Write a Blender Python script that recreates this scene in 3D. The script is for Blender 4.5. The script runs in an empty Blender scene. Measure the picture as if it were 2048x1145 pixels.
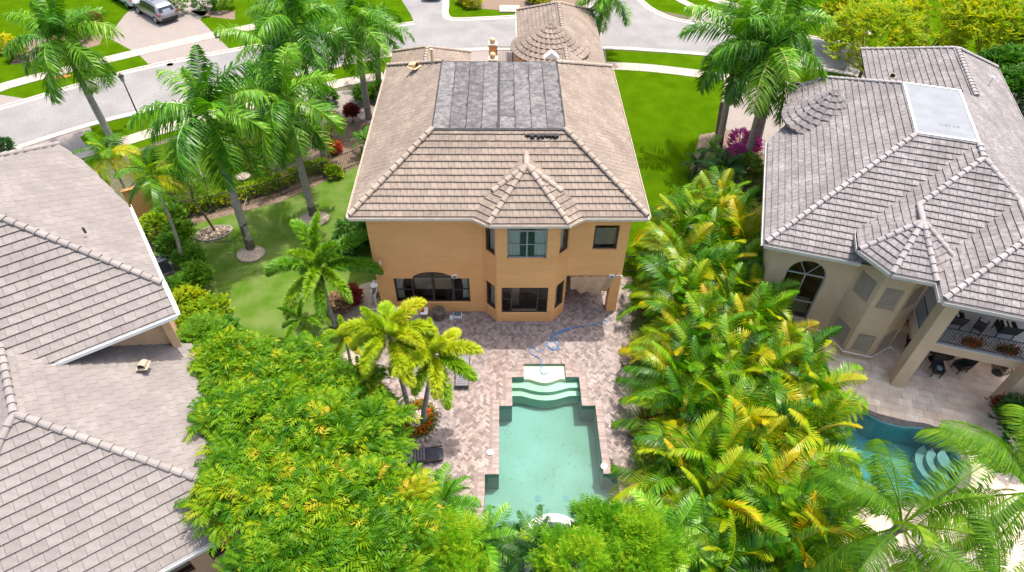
import bpy, bmesh, random
from math import *
from mathutils import Vector, Matrix, geometry
random.seed(7)
C = bpy.context.scene.collection
sc = bpy.context.scene
# ------------------------------------------------------------------ camera
CX, CY, CZ = -0.616, -23.0288, 25.0
dep, yaw, rol, fpx = 0.787, 0.0201, 0.0138, 1298.5
F = Vector((sin(yaw)*cos(dep), cos(yaw)*cos(dep), -sin(dep)))
R0 = Vector((cos(yaw), -sin(yaw), 0)); U0 = R0.cross(F)
RR = R0*cos(rol)+U0*sin(rol); UU = U0*cos(rol)-R0*sin(rol)
cd = bpy.data.cameras.new('camera'); cam = bpy.data.objects.new('camera', cd); C.objects.link(cam)
cd.sensor_width = 36; cd.lens = fpx*36/2048; cd.clip_end = 900; cd.clip_start = .5
cam.matrix_world = Matrix(((RR.x, UU.x, -F.x, CX), (RR.y, UU.y, -F.y, CY), (RR.z, UU.z, -F.z, CZ), (0, 0, 0, 1)))
sc.camera = cam
# ------------------------------------------------------------------ light
SUN = Vector((1.5, 1.38, 6.8)).normalized()
w = bpy.data.worlds.new('World'); sc.world = w; w.use_nodes = True
nt = w.node_tree; bg = nt.nodes['Background']
sky = nt.nodes.new('ShaderNodeTexSky'); sky.sky_type = 'NISHITA'; sky.sun_disc = False
sky.sun_elevation = asin(SUN.z); sky.sun_rotation = atan2(SUN.x, SUN.y)
sky.air_density = 1.0; sky.dust_density = 5.0; sky.ozone_density = 0.3
nt.links.new(sky.outputs[0], bg.inputs[0]); bg.inputs[1].default_value = 0.135
sl = bpy.data.lights.new('sun', 'SUN'); sl.energy = 2.3; sl.angle = radians(.53); sl.color = (1, .94, .84)
so = bpy.data.objects.new('sun', sl); C.objects.link(so); so.location = (20, 20, 60)
so.rotation_euler = SUN.to_track_quat('Z', 'Y').to_euler()
sc.view_settings.view_transform = 'Standard'; sc.view_settings.look = 'None'
sc.view_settings.exposure = 1.24; sc.view_settings.gamma = 1; sc.view_settings.use_curve_mapping = False
sc.cycles.max_bounces = 8; sc.cycles.transparent_max_bounces = 12

# ------------------------------------------------------------------ ground survey helpers (metres)
def G(px, py, z=0.0):
    "point on the level z that was surveyed at this place of the photograph"
    D = F+RR*((px-1024)/fpx)-UU*((py-572.5)/fpx)
    t = (z-CZ)/D.z
    return Vector((CX+t*D.x, CY+t*D.y, z))
def PY(x, y, z):
    v = Vector((x-CX, y-CY, z-CZ)); return 572.5-fpx*v.dot(UU)/v.dot(F)
def Hgt(base, py):
    lo, hi = 0, 20
    for _ in range(40):
        m = (lo+hi)/2
        if PY(base.x, base.y, m) > py: lo = m
        else: hi = m
    return lo

# ------------------------------------------------------------------ materials
MATS = {}
def mat(name, c1, c2=None, scale=4, rough=.8, c3=None, scale3=.6, bump=0, bscale=60, tint=False, orand=0, detail=6, metal=0, spec=.3, trans=0, coord='Object', stretch=None, tamt=.35):
    if name in MATS: return MATS[name]
    m = bpy.data.materials.new(name); m.use_nodes = True; n = m.node_tree; b = n.nodes['Principled BSDF']
    b.inputs['Roughness'].default_value = rough; b.inputs['Metallic'].default_value = metal
    b.inputs['Specular IOR Level'].default_value = spec
    L = n.links.new; N = n.nodes.new
    tc = N('ShaderNodeTexCoord'); vec = tc.outputs[coord]
    if stretch:
        mp = N('ShaderNodeMapping'); mp.inputs['Scale'].default_value = stretch; L(vec, mp.inputs[0]); vec = mp.outputs[0]
    def noise(s, d=detail):
        x = N('ShaderNodeTexNoise'); x.inputs['Scale'].default_value = s; x.inputs['Detail'].default_value = d; L(vec, x.inputs['Vector'])
        r = N('ShaderNodeMapRange'); r.inputs[1].default_value = .32; r.inputs[2].default_value = .68; L(x.outputs['Fac'], r.inputs[0]); return r.outputs[0]
    def mix(f, a, bb):
        x = N('ShaderNodeMix'); x.data_type = 'RGBA'
        if isinstance(f, (int, float)): x.inputs[0].default_value = f
        else: L(f, x.inputs[0])
        for s, v in ((6, a), (7, bb)):
            if isinstance(v, tuple): x.inputs[s].default_value = (*v, 1)
            else: L(v, x.inputs[s])
        return x.outputs[2]
    col = mix(noise(scale), c1, c2 or c1)
    if c3: 
        f = noise(scale3, 4); mm = N('ShaderNodeMath'); mm.operation = 'MULTIPLY'; mm.inputs[1].default_value = .7; L(f, mm.inputs[0]); col = mix(mm.outputs[0], col, c3)
    if tint or orand:
        h = N('ShaderNodeHueSaturation'); L(col, h.inputs['Color'])
        if tint: a = N('ShaderNodeAttribute'); a.attribute_name = 'tint'; src = a.outputs['Fac']
        else: a = N('ShaderNodeObjectInfo'); src = a.outputs['Random']
        r = N('ShaderNodeMapRange'); r.inputs[3].default_value = 1-tamt; r.inputs[4].default_value = 1+tamt; L(src, r.inputs[0]); L(r.outputs[0], h.inputs['Value'])
        col = h.outputs[0]
    L(col, b.inputs['Base Color'])
    if bump:
        x = N('ShaderNodeTexNoise'); x.inputs['Scale'].default_value = bscale; x.inputs['Detail'].default_value = 5; L(vec, x.inputs['Vector'])
        bp = N('ShaderNodeBump'); bp.inputs['Strength'].default_value = bump; bp.inputs['Distance'].default_value = .03; L(x.outputs['Fac'], bp.inputs['Height']); L(bp.outputs[0], b.inputs['Normal'])
    MATS[name] = m; return m
def leafmat(name, stops, rough=.38, tr=.35, spec=.5, ow=.5, base=0):
    "leaf: colour from the per-leaf tint through a ramp, shifted by plant"
    m = bpy.data.materials.new(name); m.use_nodes = True; n = m.node_tree; N = n.nodes.new; L = n.links.new
    b = n.nodes['Principled BSDF']; out = n.nodes['Material Output']
    a = N('ShaderNodeAttribute'); a.attribute_name = 'tint'
    oi = N('ShaderNodeObjectInfo')
    s = N('ShaderNodeMath'); s.operation = 'MULTIPLY_ADD'; s.inputs[1].default_value = ow; L(oi.outputs['Random'], s.inputs[0])
    s2 = N('ShaderNodeMath'); s2.operation = 'MULTIPLY'; s2.operation = 'MULTIPLY_ADD'; s2.inputs[2].default_value = base; s2.inputs[1].default_value = 1.02-ow*.8; L(a.outputs['Fac'], s2.inputs[0]); L(s2.outputs[0], s.inputs[2])
    cr = N('ShaderNodeValToRGB'); L(s.outputs[0], cr.inputs[0])
    els = cr.color_ramp.elements
    while len(els) < len(stops): els.new(.5)
    for e, (p, c) in zip(els, stops): e.position = p; e.color = (*c, 1)
    L(cr.outputs[0], b.inputs['Base Color']); b.inputs['Roughness'].default_value = rough+.06; b.inputs['Specular IOR Level'].default_value = spec*.45
    t = N('ShaderNodeBsdfTranslucent'); g = N('ShaderNodeHueSaturation'); g.inputs['Value'].default_value = 1.5; g.inputs['Saturation'].default_value = 1.05
    L(cr.outputs[0], g.inputs['Color']); L(g.outputs[0], t.inputs[0])
    mx = N('ShaderNodeMixShader'); mx.inputs[0].default_value = tr; L(b.outputs[0], mx.inputs[1]); L(t.outputs[0], mx.inputs[2]); L(mx.outputs[0], out.inputs[0])
    MATS[name] = m; return m

# ------------------------------------------------------------------ mesh builder
CH = {}
class MB:
    def __init__(s, M=None): s.v = []; s.f = []; s.t = []; s.M = M
    def add(s, vs, fs, t=None):
        o = len(s.v); M = s.M
        s.v += [tuple(M @ Vector(p)) if M else tuple(p) for p in vs]
        s.f += [tuple(i+o for i in q) for q in fs]; s.t += [random.random() if t is None else t]*len(fs)
    def box(s, x0, y0, z0, x1, y1, z1, t=None, M=None):
        vs = [(x0,y0,z0),(x1,y0,z0),(x1,y1,z0),(x0,y1,z0),(x0,y0,z1),(x1,y0,z1),(x1,y1,z1),(x0,y1,z1)]
        if M: vs = [M @ Vector(p) for p in vs]
        s.add(vs, [(0,3,2,1),(4,5,6,7),(0,1,5,4),(1,2,6,5),(2,3,7,6),(3,0,4,7)], t)
    def cyl(s, p0, p1, r0, r1=None, n=10, t=None, cap=True):
        s.tube([p0, p1], [r0, r0 if r1 is None else r1], n, t, cap)
    def tube(s, pts, rs, n=8, t=None, cap=True):
        pts = [Vector(p) for p in pts]
        if not hasattr(rs, '__len__'): rs = [rs]*len(pts)
        vs = []; a = None
        for i, p in enumerate(pts):
            d = (pts[min(i+1, len(pts)-1)]-pts[max(i-1, 0)])
            d = d.normalized() if d.length > 1e-9 else Vector((0,0,1))
            if a is None: a = Vector((1,0,0)) if abs(d.x) < .9 else Vector((0,1,0))
            a = (a-d*a.dot(d)).normalized(); b = d.cross(a)
            for k in range(n): vs.append(p+(a*cos(2*pi*k/n)+b*sin(2*pi*k/n))*rs[i])
        fs = [(i*n+k, i*n+(k+1)%n, (i+1)*n+(k+1)%n, (i+1)*n+k) for i in range(len(pts)-1) for k in range(n)]
        if cap: fs += [tuple(range(n))[::-1], tuple((len(pts)-1)*n+k for k in range(n))]
        s.add(vs, fs, t)
    def prism(s, poly, z0, z1, t=None):
        "vertical prism on a 2D polygon"
        a = sum(poly[i][0]*poly[(i+1)%len(poly)][1]-poly[(i+1)%len(poly)][0]*poly[i][1] for i in range(len(poly)))
        if a < 0: poly = poly[::-1]
        n = len(poly); vs = [(p[0], p[1], z0) for p in poly]+[(p[0], p[1], z1) for p in poly]
        tr = geometry.tessellate_polygon([[Vector((p[0], p[1], 0)) for p in poly]])
        fs = []
        for q in tr:
            A, B, D = [Vector(poly[i][:2]) for i in q]
            if (B-A).cross(D-A) < 0: q = q[::-1]
            fs += [tuple(i+n for i in q), tuple(q)[::-1]]
        fs += [(i, (i+1) % n, (i+1) % n+n, i+n) for i in range(n)]
        s.add(vs, fs, .5 if t is None else t)
    def lathe(s, prof, n=16, c=(0,0), t=None):
        vs = [(c[0]+r*cos(2*pi*k/n), c[1]+r*sin(2*pi*k/n), z) for r, z in prof for k in range(n)]
        m = len(prof)
        fs = [(i*n+k, i*n+(k+1)%n, (i+1)*n+(k+1)%n, (i+1)*n+k) for i in range(m-1) for k in range(n)]
        s.add(vs, fs, t)
    def ball(s, c, r, n=10, m=6, t=None, sz=1):
        vs = []; 
        for i in range(m+1):
            th = pi*i/m
            for k in range(n): vs.append((c[0]+r*sin(th)*cos(2*pi*k/n), c[1]+r*sin(th)*sin(2*pi*k/n), c[2]-r*cos(th)*sz))
        s.add(vs, [(i*n+k, i*n+(k+1)%n, (i+1)*n+(k+1)%n, (i+1)*n+k) for i in range(m) for k in range(n)], t)
    def mesh(s, name, m, smooth=False):
        me = bpy.data.meshes.new(name); me.from_pydata(s.v, [], s.f)
        at = me.attributes.new('tint', 'FLOAT', 'FACE'); at.data.foreach_set('value', s.t)
        if m: me.materials.append(m)
        if smooth: me.polygons.foreach_set('use_smooth', [True]*len(me.polygons))
        me.update(); return me
    def obj(s, name, m, parent=None, smooth=False, **kw):
        return link(name, s.mesh(name, m, smooth), parent, **kw)
def link(name, me, parent=None, M=None, label=None, cat=None, group=None, kind=None):
    o = bpy.data.objects.new(name, me); C.objects.link(o)
    if parent: o.parent = parent; CH.setdefault(parent.name, []).append(o)
    if M is not None: o.matrix_local = M
    tag(o, label, cat, group, kind); return o
def tag(o, label=None, cat=None, group=None, kind=None):
    if label: o['label'] = label
    if cat: o['category'] = cat
    if group: o['group'] = group
    if kind: o['kind'] = kind
    return o
def thing(name, label, cat, loc=(0,0,0), rz=0, group=None):
    return link(name, None, None, Matrix.Translation(Vector(loc)) @ Matrix.Rotation(rz, 4, 'Z'), label, cat, group)
def clone(o, parent=None, M=None, name=None, **kw):
    c = o.copy(); C.objects.link(c); c.parent = parent
    if parent: CH.setdefault(parent.name, []).append(c)
    if M is not None: c.matrix_local = M
    tag(c, **kw)
    for ch in CH.get(o.name, []): clone(ch, c)
    return c
TR = Matrix.Translation
def RZ(a): return Matrix.Rotation(a, 4, 'Z')
def RY(a): return Matrix.Rotation(a, 4, 'Y')
def RX(a): return Matrix.Rotation(a, 4, 'X')
def inpoly(x, y, P):
    c = False
    for i in range(len(P)):
        x1, y1 = P[i][:2]; x2, y2 = P[i-1][:2]
        if (y1 > y) != (y2 > y) and x < (x2-x1)*(y-y1)/(y2-y1)+x1: c = not c
    return c
def structure(name, poly, z0, z1, m):
    b = MB(); b.prism([(p[0], p[1]) for p in poly], z0, z1); return b.obj(name, m, kind='structure')
def GP(l, z=0): return [G(a, b, z) for a, b in l]

# material library
M_grass = mat('lawn', (.050,.104,.005), (.086,.153,.007), 22, .95, (.027,.063,.005), .7, bump=.9, bscale=90, spec=0)
M_grassf = mat('front_lawn', (.048,.108,.001), (.078,.154,.003), 26, .95, (.034,.083,.001), .8, bump=.9, bscale=90, spec=0)
M_grassw = mat('worn_lawn', (.053,.130,.007), (.098,.190,.018), 20, .95, (.180,.235,.077), .9, bump=1, bscale=70, spec=0)
M_asph = mat('asphalt', (.221,.214,.213), (.274,.265,.266), 5, .9, (.175,.171,.169), .45, bump=.2, bscale=200, spec=.15)
M_conc = mat('concrete', (.361,.314,.268), (.447,.396,.339), 3, .85, (.310,.267,.229), .8, bump=.2, bscale=90)
M_drive = mat('driveway_pavers', (.200,.167,.151), (.312,.274,.245), 11, .85, (.222,.199,.188), .9, bump=.3, bscale=30)
M_mulch = mat('mulch', (.128,.080,.056), (.272,.208,.160), 14, .95, bump=1, bscale=40)
M_gravel = mat('pebbles', (.336,.264,.200), (.528,.464,.384), 22, .9, bump=1, bscale=50)
M_deckbase = mat('paver_sand', (.204,.168,.144), (.252,.210,.186), 8, .9)
M_paver = mat('paver', (.247,.184,.162), (.315,.270,.247), .6, .8, (.227,.194,.201), .35, tint=True, bump=.3, bscale=60, tamt=.42)
M_paver1 = mat('paver_single', (.247,.184,.162), (.315,.270,.247), .6, .8, orand=1, bump=.3, bscale=60, tamt=.42)
M_coping = mat('coping_brick', (.264,.193,.178), (.330,.271,.252), 5, .8, tint=True, bump=.3, bscale=60, tamt=.2)
M_stucco = mat('ochre_stucco', (.918,.474,.198), (.965,.518,.219), 2.5, .9, (.824,.408,.160), .6, bump=.5, bscale=45, spec=.15, stretch=(1,1,2.2))
M_stuccoL = mat('tan_stucco', (.60,.37,.22), (.66,.42,.26), 2.5, .9, bump=.4, bscale=45)
M_stuccoR = mat('grey_stucco', (.560,.420,.297), (.627,.482,.347), 2.5, .9, (.482,.364,.258), .5, bump=.4, bscale=45)
M_trim = mat('cream_trim', (.612,.527,.442), (.663,.595,.510), 3, .6)
M_white = mat('white_paint', (.78,.77,.75), (.84,.83,.81), 3, .5)
M_whiteflat = mat('white_membrane', (.235,.25,.275), (.255,.27,.295), 2, .95, (.20,.21,.225), 1.6, spec=.02)
M_gutterR = mat('gutter_grey', (.464,.440,.424), (.528,.504,.480), 3, .5)
def tilemats(k, a, b, c, amt):
    return (mat(k+'_tile', a, b, 5, .8, c, .9, tint=True, bump=.35, bscale=40, tamt=amt), mat(k+'_tile_single', a, b, 5, .8, c, .9, orand=1, bump=.35, bscale=40, tamt=amt),
            mat(k+'_ridge', tuple(x*1.08 for x in b), b, 6, .8, bump=.3, bscale=40, orand=1, tamt=.1), mat(k+'_felt', (.05,.04,.045), (.08,.07,.07), 5, .95))
T_main = tilemats('tan_roof', (.205,.160,.128), (.304,.250,.206), (.158,.123,.104), .11)
T_left = tilemats('rose_roof', (.205,.183,.171), (.259,.234,.223), (.173,.152,.147), .085)
T_right = tilemats('grey_roof', (.170,.153,.152), (.300,.278,.278), (.133,.121,.122), .15)
M_black = mat('black_metal', (.02,.02,.022), (.03,.03,.03), 5, .5)
M_bronze = mat('bronze_frame', (.06,.055,.05), (.08,.07,.065), 5, .45)
M_greyframe = mat('grey_frame', (.30,.31,.31), (.36,.37,.37), 5, .4)
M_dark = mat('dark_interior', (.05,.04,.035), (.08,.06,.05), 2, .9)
M_curt = mat('curtain', (.80,.80,.78), (.90,.90,.88), 3, .9, stretch=(14,14,.3))
M_curtb = mat('beige_blind', (.42,.36,.28), (.50,.43,.34), 3, .9)
M_green = mat('green_wall', (.0,.16,.10), (.0,.20,.13), 3, .7)
M_wood = mat('wood_floor', (.16,.07,.03), (.24,.11,.05), 4, .5)
M_bark = mat('palm_bark', (.36,.335,.31), (.52,.49,.46), 3, .9, (.27,.25,.22), 1.2, bump=.8, bscale=14, stretch=(1,1,5))
M_bark2 = mat('brown_bark', (.13,.09,.06), (.22,.17,.12), 6, .95, bump=1, bscale=20)
M_moss = mat('mossy_bark', (.09,.08,.06), (.18,.16,.13), 5, .95, bump=1, bscale=20)
M_shaft = mat('crownshaft', (.07,.20,.02), (.14,.30,.05), 4, .45)
M_blue = mat('blue_hose', (.05,.20,.45), (.08,.28,.55), 4, .4)
M_tarp = mat('tan_tarp', (.50,.32,.20), (.58,.38,.25), 2, .9, bump=.5, bscale=6)
L_royal = leafmat('royal_leaf', [(0,(.014,.061,.004)),(.4,(.047,.183,.007)),(.72,(.162,.378,.013)),(1,(.513,.537,.143))], .32, .28, .7, .40, .02)
L_fox = leafmat('foxtail_leaf', [(0,(.018,.097,.004)),(.4,(.079,.238,.005)),(.75,(.246,.387,.009)),(1,(.440,.458,.018))], .4, .28, .6, .3)
L_foxy = leafmat('yellow_foxtail_leaf', [(0,(.070,.229,.005)),(.35,(.211,.370,.007)),(.75,(.422,.458,.011)),(1,(.528,.387,.018))], .45, .35)
L_areca = leafmat('areca_leaf', [(0,(.009,.055,.003)),(.26,(.034,.15,.004)),(.50,(.135,.31,.005)),(.74,(.37,.42,.007)),(.93,(.58,.27,.008)),(1,(.246,.141,.054))], .30, .36, .7, .62, -.04)
L_tree = leafmat('tree_leaf', [(0,(.013,.066,.003)),(.35,(.048,.167,.004)),(.65,(.150,.290,.005)),(.9,(.317,.370,.009)),(1,(.405,.317,.018))], .42, .38, .4, .16, .06)
L_lime = leafmat('lime_leaf', [(0,(.035,.132,.005)),(.4,(.176,.317,.005)),(.75,(.405,.440,.009)),(1,(.528,.484,.013))], .5, .35, .4, .2, .05)
L_hedge = leafmat('hedge_leaf', [(0,(.018,.079,.005)),(.5,(.062,.194,.007)),(1,(.211,.352,.011))], .4, .3, .5, .3)
L_dark = leafmat('dark_leaf', [(0,(.008,.04,.006)),(.5,(.02,.09,.010)),(1,(.05,.16,.015))], .4, .25)
L_bamboo = leafmat('feather_leaf', [(0,(.018,.097,.005)),(.35,(.070,.246,.007)),(.75,(.211,.405,.011)),(1,(.352,.458,.018))], .5, .45, .4, .15, .02)
L_coco = leafmat('coconut_leaf', [(0,(.020,.087,.005)),(.5,(.076,.202,.006)),(.85,(.206,.332,.013)),(1,(.329,.389,.044))], .45, .38, .35, .3)
L_red = leafmat('red_leaf', [(0,(.10,.02,.02)),(.6,(.30,.04,.02)),(1,(.55,.10,.03))], .5, .3)
L_flower = leafmat('red_flower', [(0,(.6,.04,.01)),(1,(.75,.14,.01))], .6, .3)
L_pink = leafmat('magenta_bract', [(0,(.30,.02,.16)),(1,(.55,.10,.35))], .6, .3)
L_brown = leafmat('dead_leaf', [(0,(.14,.08,.04)),(1,(.40,.27,.16))], .8, .2)
L_olive = leafmat('olive_leaf', [(0,(.06,.10,.01)),(.5,(.16,.22,.02)),(1,(.38,.36,.05))], .5, .3)
def glassmat():
    m = bpy.data.materials.new('window_glass'); m.use_nodes = True; n = m.node_tree; N = n.nodes.new; L = n.links.new
    out = n.nodes['Material Output']; n.nodes.remove(n.nodes['Principled BSDF'])
    t = N('ShaderNodeBsdfTransparent'); t.inputs[0].default_value = (.88,.90,.89,1); g = N('ShaderNodeBsdfGlossy'); g.inputs['Roughness'].default_value = .02
    f = N('ShaderNodeFresnel'); f.inputs[0].default_value = 1.5; a = N('ShaderNodeMath'); a.operation = 'MULTIPLY_ADD'; a.inputs[1].default_value = 1.0; a.inputs[2].default_value = .01; L(f.outputs[0], a.inputs[0])
    x = N('ShaderNodeMixShader'); L(a.outputs[0], x.inputs[0]); L(t.outputs[0], x.inputs[1]); L(g.outputs[0], x.inputs[2]); L(x.outputs[0], out.inputs[0]); return m
M_glass = glassmat()
def watermat(name, tintc, bs=.9):
    m = bpy.data.materials.new(name); m.use_nodes = True; n = m.node_tree; N = n.nodes.new; L = n.links.new
    out = n.nodes['Material Output']; n.nodes.remove(n.nodes['Principled BSDF'])
    t = N('ShaderNodeBsdfTransparent'); t.inputs[0].default_value = (*tintc, 1); g = N('ShaderNodeBsdfGlossy'); g.inputs['Roughness'].default_value = .03
    tc = N('ShaderNodeTexCoord'); nz = N('ShaderNodeTexNoise'); nz.inputs['Scale'].default_value = bs; nz.inputs['Detail'].default_value = 1; L(tc.outputs['Object'], nz.inputs[0])
    bp = N('ShaderNodeBump'); bp.inputs['Strength'].default_value = .02; bp.inputs['Distance'].default_value = .05; L(nz.outputs[0], bp.inputs['Height']); L(bp.outputs[0], g.inputs['Normal'])
    f = N('ShaderNodeFresnel'); f.inputs[0].default_value = 1.33; L(bp.outputs[0], f.inputs['Normal'])
    x = N('ShaderNodeMixShader'); L(f.outputs[0], x.inputs[0]); L(t.outputs[0], x.inputs[1]); L(g.outputs[0], x.inputs[2]); L(x.outputs[0], out.inputs[0]); return m
M_water = watermat('pool_water', (.86,.97,.94)); M_water2 = watermat('deep_pool_water', (.45,.70,.74))
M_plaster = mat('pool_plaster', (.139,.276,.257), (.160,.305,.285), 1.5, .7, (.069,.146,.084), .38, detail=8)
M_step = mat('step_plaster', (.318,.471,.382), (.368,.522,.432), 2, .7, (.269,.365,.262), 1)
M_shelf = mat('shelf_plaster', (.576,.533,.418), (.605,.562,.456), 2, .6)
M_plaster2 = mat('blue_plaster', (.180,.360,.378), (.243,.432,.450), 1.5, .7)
M_trav = mat('travertine', (.739,.599,.475), (.908,.805,.702), 1.3, .8, (.634,.475,.341), 2.2, tint=True, tamt=.14, bump=.3, bscale=20)
# ------------------------------------------------------------------ ground, roads, pavements
gp = []
b = MB(); b.add([(-300,-120,-.0),(300,-120,0),(300,400,0),(-300,400,0)], [(0,1,2,3)])
# the lawn sheet has a hole cut where the two pools go down
def holed_sheet(name, outer, holes, z, m):
    loops = [[Vector((p[0], p[1], 0)) for p in L] for L in [outer]+holes]
    flat = [p for L in loops for p in L]
    tr = geometry.tessellate_polygon(loops); bb = MB(); fs = []
    for q in tr:
        A, B, D = [flat[i] for i in q]
        if (B-A).to_2d().cross((D-A).to_2d()) < 0: q = q[::-1]
        fs.append(tuple(q))
    bb.add([(p.x, p.y, z) for p in flat], fs, .5)
    return bb.obj(name, m, kind='structure')
POOL = [(-1.38,-11.9),(4.21,-11.9),(4.21,-9.33),(3.64,-9.33),(3.64,-5.90),(3.03,-5.90),(3.03,-4.27),(2.40,-4.27),(2.40,-3.47),(.39,-3.47),(.39,-4.27),(-.19,-4.27),(-.19,-5.90),(-.79,-5.90),(-.79,-9.33),(-1.38,-9.33)]
def smooth_loop(P, n=6):
    out = []
    for i in range(len(P)):
        a, b_, c, d = P[i-1], P[i], P[(i+1) % len(P)], P[(i+2) % len(P)]
        for k in range(n):
            t = k/n
            out.append(tuple(.5*((2*b_[j])+(-a[j]+c[j])*t+(2*a[j]-5*b_[j]+4*c[j]-d[j])*t*t+(-a[j]+3*b_[j]-3*c[j]+d[j])*t**3) for j in (0, 1)))
    return out
POOL2 = smooth_loop([tuple(G(*p)[:2]) for p in [(1700,800),(1750,836),(1800,852),(1850,857),(1895,885),(1925,930),(1900,985),(1800,1000),(1700,975),(1670,900),(1675,830)]])
BIG = [(-300,-60),(300,-60),(300,400),(-300,400)]
# the floor of the grounds: dark soil under trees, with real lawns laid on it
M_soil = mat('soil', (.09,.08,.05), (.14,.12,.08), 3, .95, (.06,.09,.02), .5, bump=1, bscale=30)
holed_sheet('ground', BIG, [POOL, POOL2], 0, M_soil)
Z = .004
def lay(name, pts, m, lvl, px=True):
    P = [G(*p) for p in pts] if px else pts
    return structure(name, P, -.02+lvl*Z*.1, lvl*Z, m)
# lawns
lay('front_lawn', [(1210,100),(1420,112),(1560,126),(1760,150),(1760,250),(1540,300),(1500,420),(1290,620),(1235,620),(1240,430)], M_grassf, 1)
lay('side_lawn', [(330,300),(560,240),(740,215),(760,330),(775,640),(760,800),(650,830),(520,700),(430,640),(340,470),(290,440)], M_grassw, 1)
lay('garden_lawn', [(255,310),(520,230),(590,230),(640,330),(500,400),(380,440),(290,430)], M_grass, 2)
lay('verge', [(-80,330),(250,225),(470,168),(690,128),(860,104),(980,95),(1210,100),(1210,125),(980,118),(860,130),(690,165),(500,215),(300,290),(-80,440)], M_grassf, 2)
lay('back_lawn', [(-700,-60),(900,-60),(2700,-60),(2700,120),(2048,330),(1900,200),(1700,92),(1500,55),(1300,18),(1130,32),(905,38),(830,44),(470,98),(300,131),(140,170),(0,212),(-700,420)], M_grassf, 1)
# road with side streets
def curve(P, n=8):
    out = []
    for i in range(len(P)-1):
        a = P[max(i-1, 0)]; b_ = P[i]; c = P[i+1]; d = P[min(i+2, len(P)-1)]
        for k in range(n):
            t = k/n
            out.append(tuple(.5*((2*b_[j])+(-a[j]+c[j])*t+(2*a[j]-5*b_[j]+4*c[j]-d[j])*t*t+(-a[j]+3*b_[j]-3*c[j]+d[j])*t**3) for j in (0, 1)))
    return out+[tuple(P[-1][:2])]
near = curve([tuple(G(*p)[:2]) for p in [(-500,470),(-200,382),(10,306),(178,252),(297,222),(460,180),(600,150),(690,131),(800,110),(941,101),(1205,98),(1300,102),(1425,112),(1560,127),(1740,158),(2100,235),(2600,360)]])
farc = curve([tuple(G(*p)[:2]) for p in [(-500,330),(-200,268),(0,216),(182,163),(300,133),(461,101),(620,74),(740,58),(828,46)]])
farm = curve([tuple(G(*p)[:2]) for p in [(1258,-20),(1300,16),(1337,34),(1373,43),(1450,52),(1540,62),(1625,75),(1740,98),(1900,140),(2100,190),(2600,310)]])
isl = curve([tuple(G(*p)[:2]) for p in [(893,-20),(894,10),(893,28),(905,38),(960,37),(1035,33),(1110,28),(1180,10),(1200,-20)]])
road = near + farm[::-1] + isl[::-1] + [tuple(G(790,-20)[:2]), tuple(G(822,30)[:2])] + farc[::-1]
structure('road', road, -.03, 3*Z, M_asph)
def ribbon(name, pts, w, z0, z1, m, side=1, kind='structure', parent=None):
    bb = MB(); P = [Vector(p[:2]) for p in pts]; L = []
    for i, p in enumerate(P):
        d = (P[min(i+1, len(P)-1)]-P[max(i-1, 0)]).normalized(); nrm = Vector((-d.y, d.x))*side; L.append((p, p+nrm*w))
    for i in range(len(L)-1):
        a, b1 = L[i]; c, d1 = L[i+1]
        vs = [(*a, z0), (*b1, z0), (*d1, z0), (*c, z0), (*a, z1), (*b1, z1), (*d1, z1), (*c, z1)]
        bb.add(vs, [(0,3,2,1),(4,5,6,7),(0,1,5,4),(1,2,6,5),(2,3,7,6),(3,0,4,7)], .5)
    return bb.obj(name, m, kind=kind, parent=parent)
M_kerb = mat('kerb', (.37,.33,.29), (.45,.40,.36), 6, .85, (.38,.34,.30), 1.5)
ribbon('kerb', near, .22, 0, .06, M_kerb, -1); ribbon('kerb', farc, .22, 0, .06, M_kerb, 1); ribbon('kerb', farm, .22, 0, .06, M_kerb, 1); ribbon('kerb', isl, .22, 0, .06, M_kerb, 1)
M_gutt = mat('gutter_pan', (.34,.32,.30), (.41,.385,.36), 6, .85)
ribbon('gutter', near, .42, 0, .018, M_gutt, 1); ribbon('gutter', farc, .42, 0, .018, M_gutt, -1); ribbon('gutter', farm, .42, 0, .018, M_gutt, -1); ribbon('gutter', isl, .42, 0, .018, M_gutt, -1)
def slabs(name, pts, w, m, step=1.5):
    "pavement of separate concrete slabs along a curve"
    P = [Vector(p[:2]) for p in curve([tuple(G(*p)[:2]) for p in pts], 12)]
    root = None; acc = 0; cur = [P[0]]; n = 0; segs = []
    d = 0
    res = [P[0]]
    for a, c in zip(P, P[1:]):
        L = (c-a).length
        while d+L >= step:
            t = (step-d)/L; a = a+(c-a)*t; res.append(a); L = (c-a).length; d = 0
        d += L
    base = MB()
    for i in range(len(res)-1):
        dd = (res[i+1]-res[i]).normalized(); nn = Vector((-dd.y, dd.x))*w/2
        dn = (res[min(i+2, len(res)-1)]-res[i+1]); dn = dn.normalized() if dn.length > 0 else dd; n2 = Vector((-dn.y, dn.x))*w/2
        a, b1, c, d1 = res[i]-nn, res[i]+nn, res[i+1]+n2, res[i+1]-n2
        base.add([(*a, 5*Z), (*d1, 5*Z), (*c, 5*Z), (*b1, 5*Z)], [(0,1,2,3)], .5)
        k = .03
        a2, b2, c2, d2 = a+dd*k, b1+dd*k, c-dd*k, d1-dd*k
        segs.append((a2, d2, c2, b2))
    o = base.obj(name, mat('joint', (.25,.22,.2), None, 4), kind='structure')
    for s in segs:
        bb = MB(); bb.prism([tuple(q) for q in s], .01, .032+random.uniform(-.003,.003)); bb.obj('slab', m, o)
    return o
slabs('sidewalk', [(-60,375),(60,338),(245,285),(330,258),(517,206),(690,165),(770,152)], 1.25, M_conc)
slabs('sidewalk', [(1206,132),(1300,137),(1460,156),(1560,170)], 1.3, M_conc)
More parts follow.
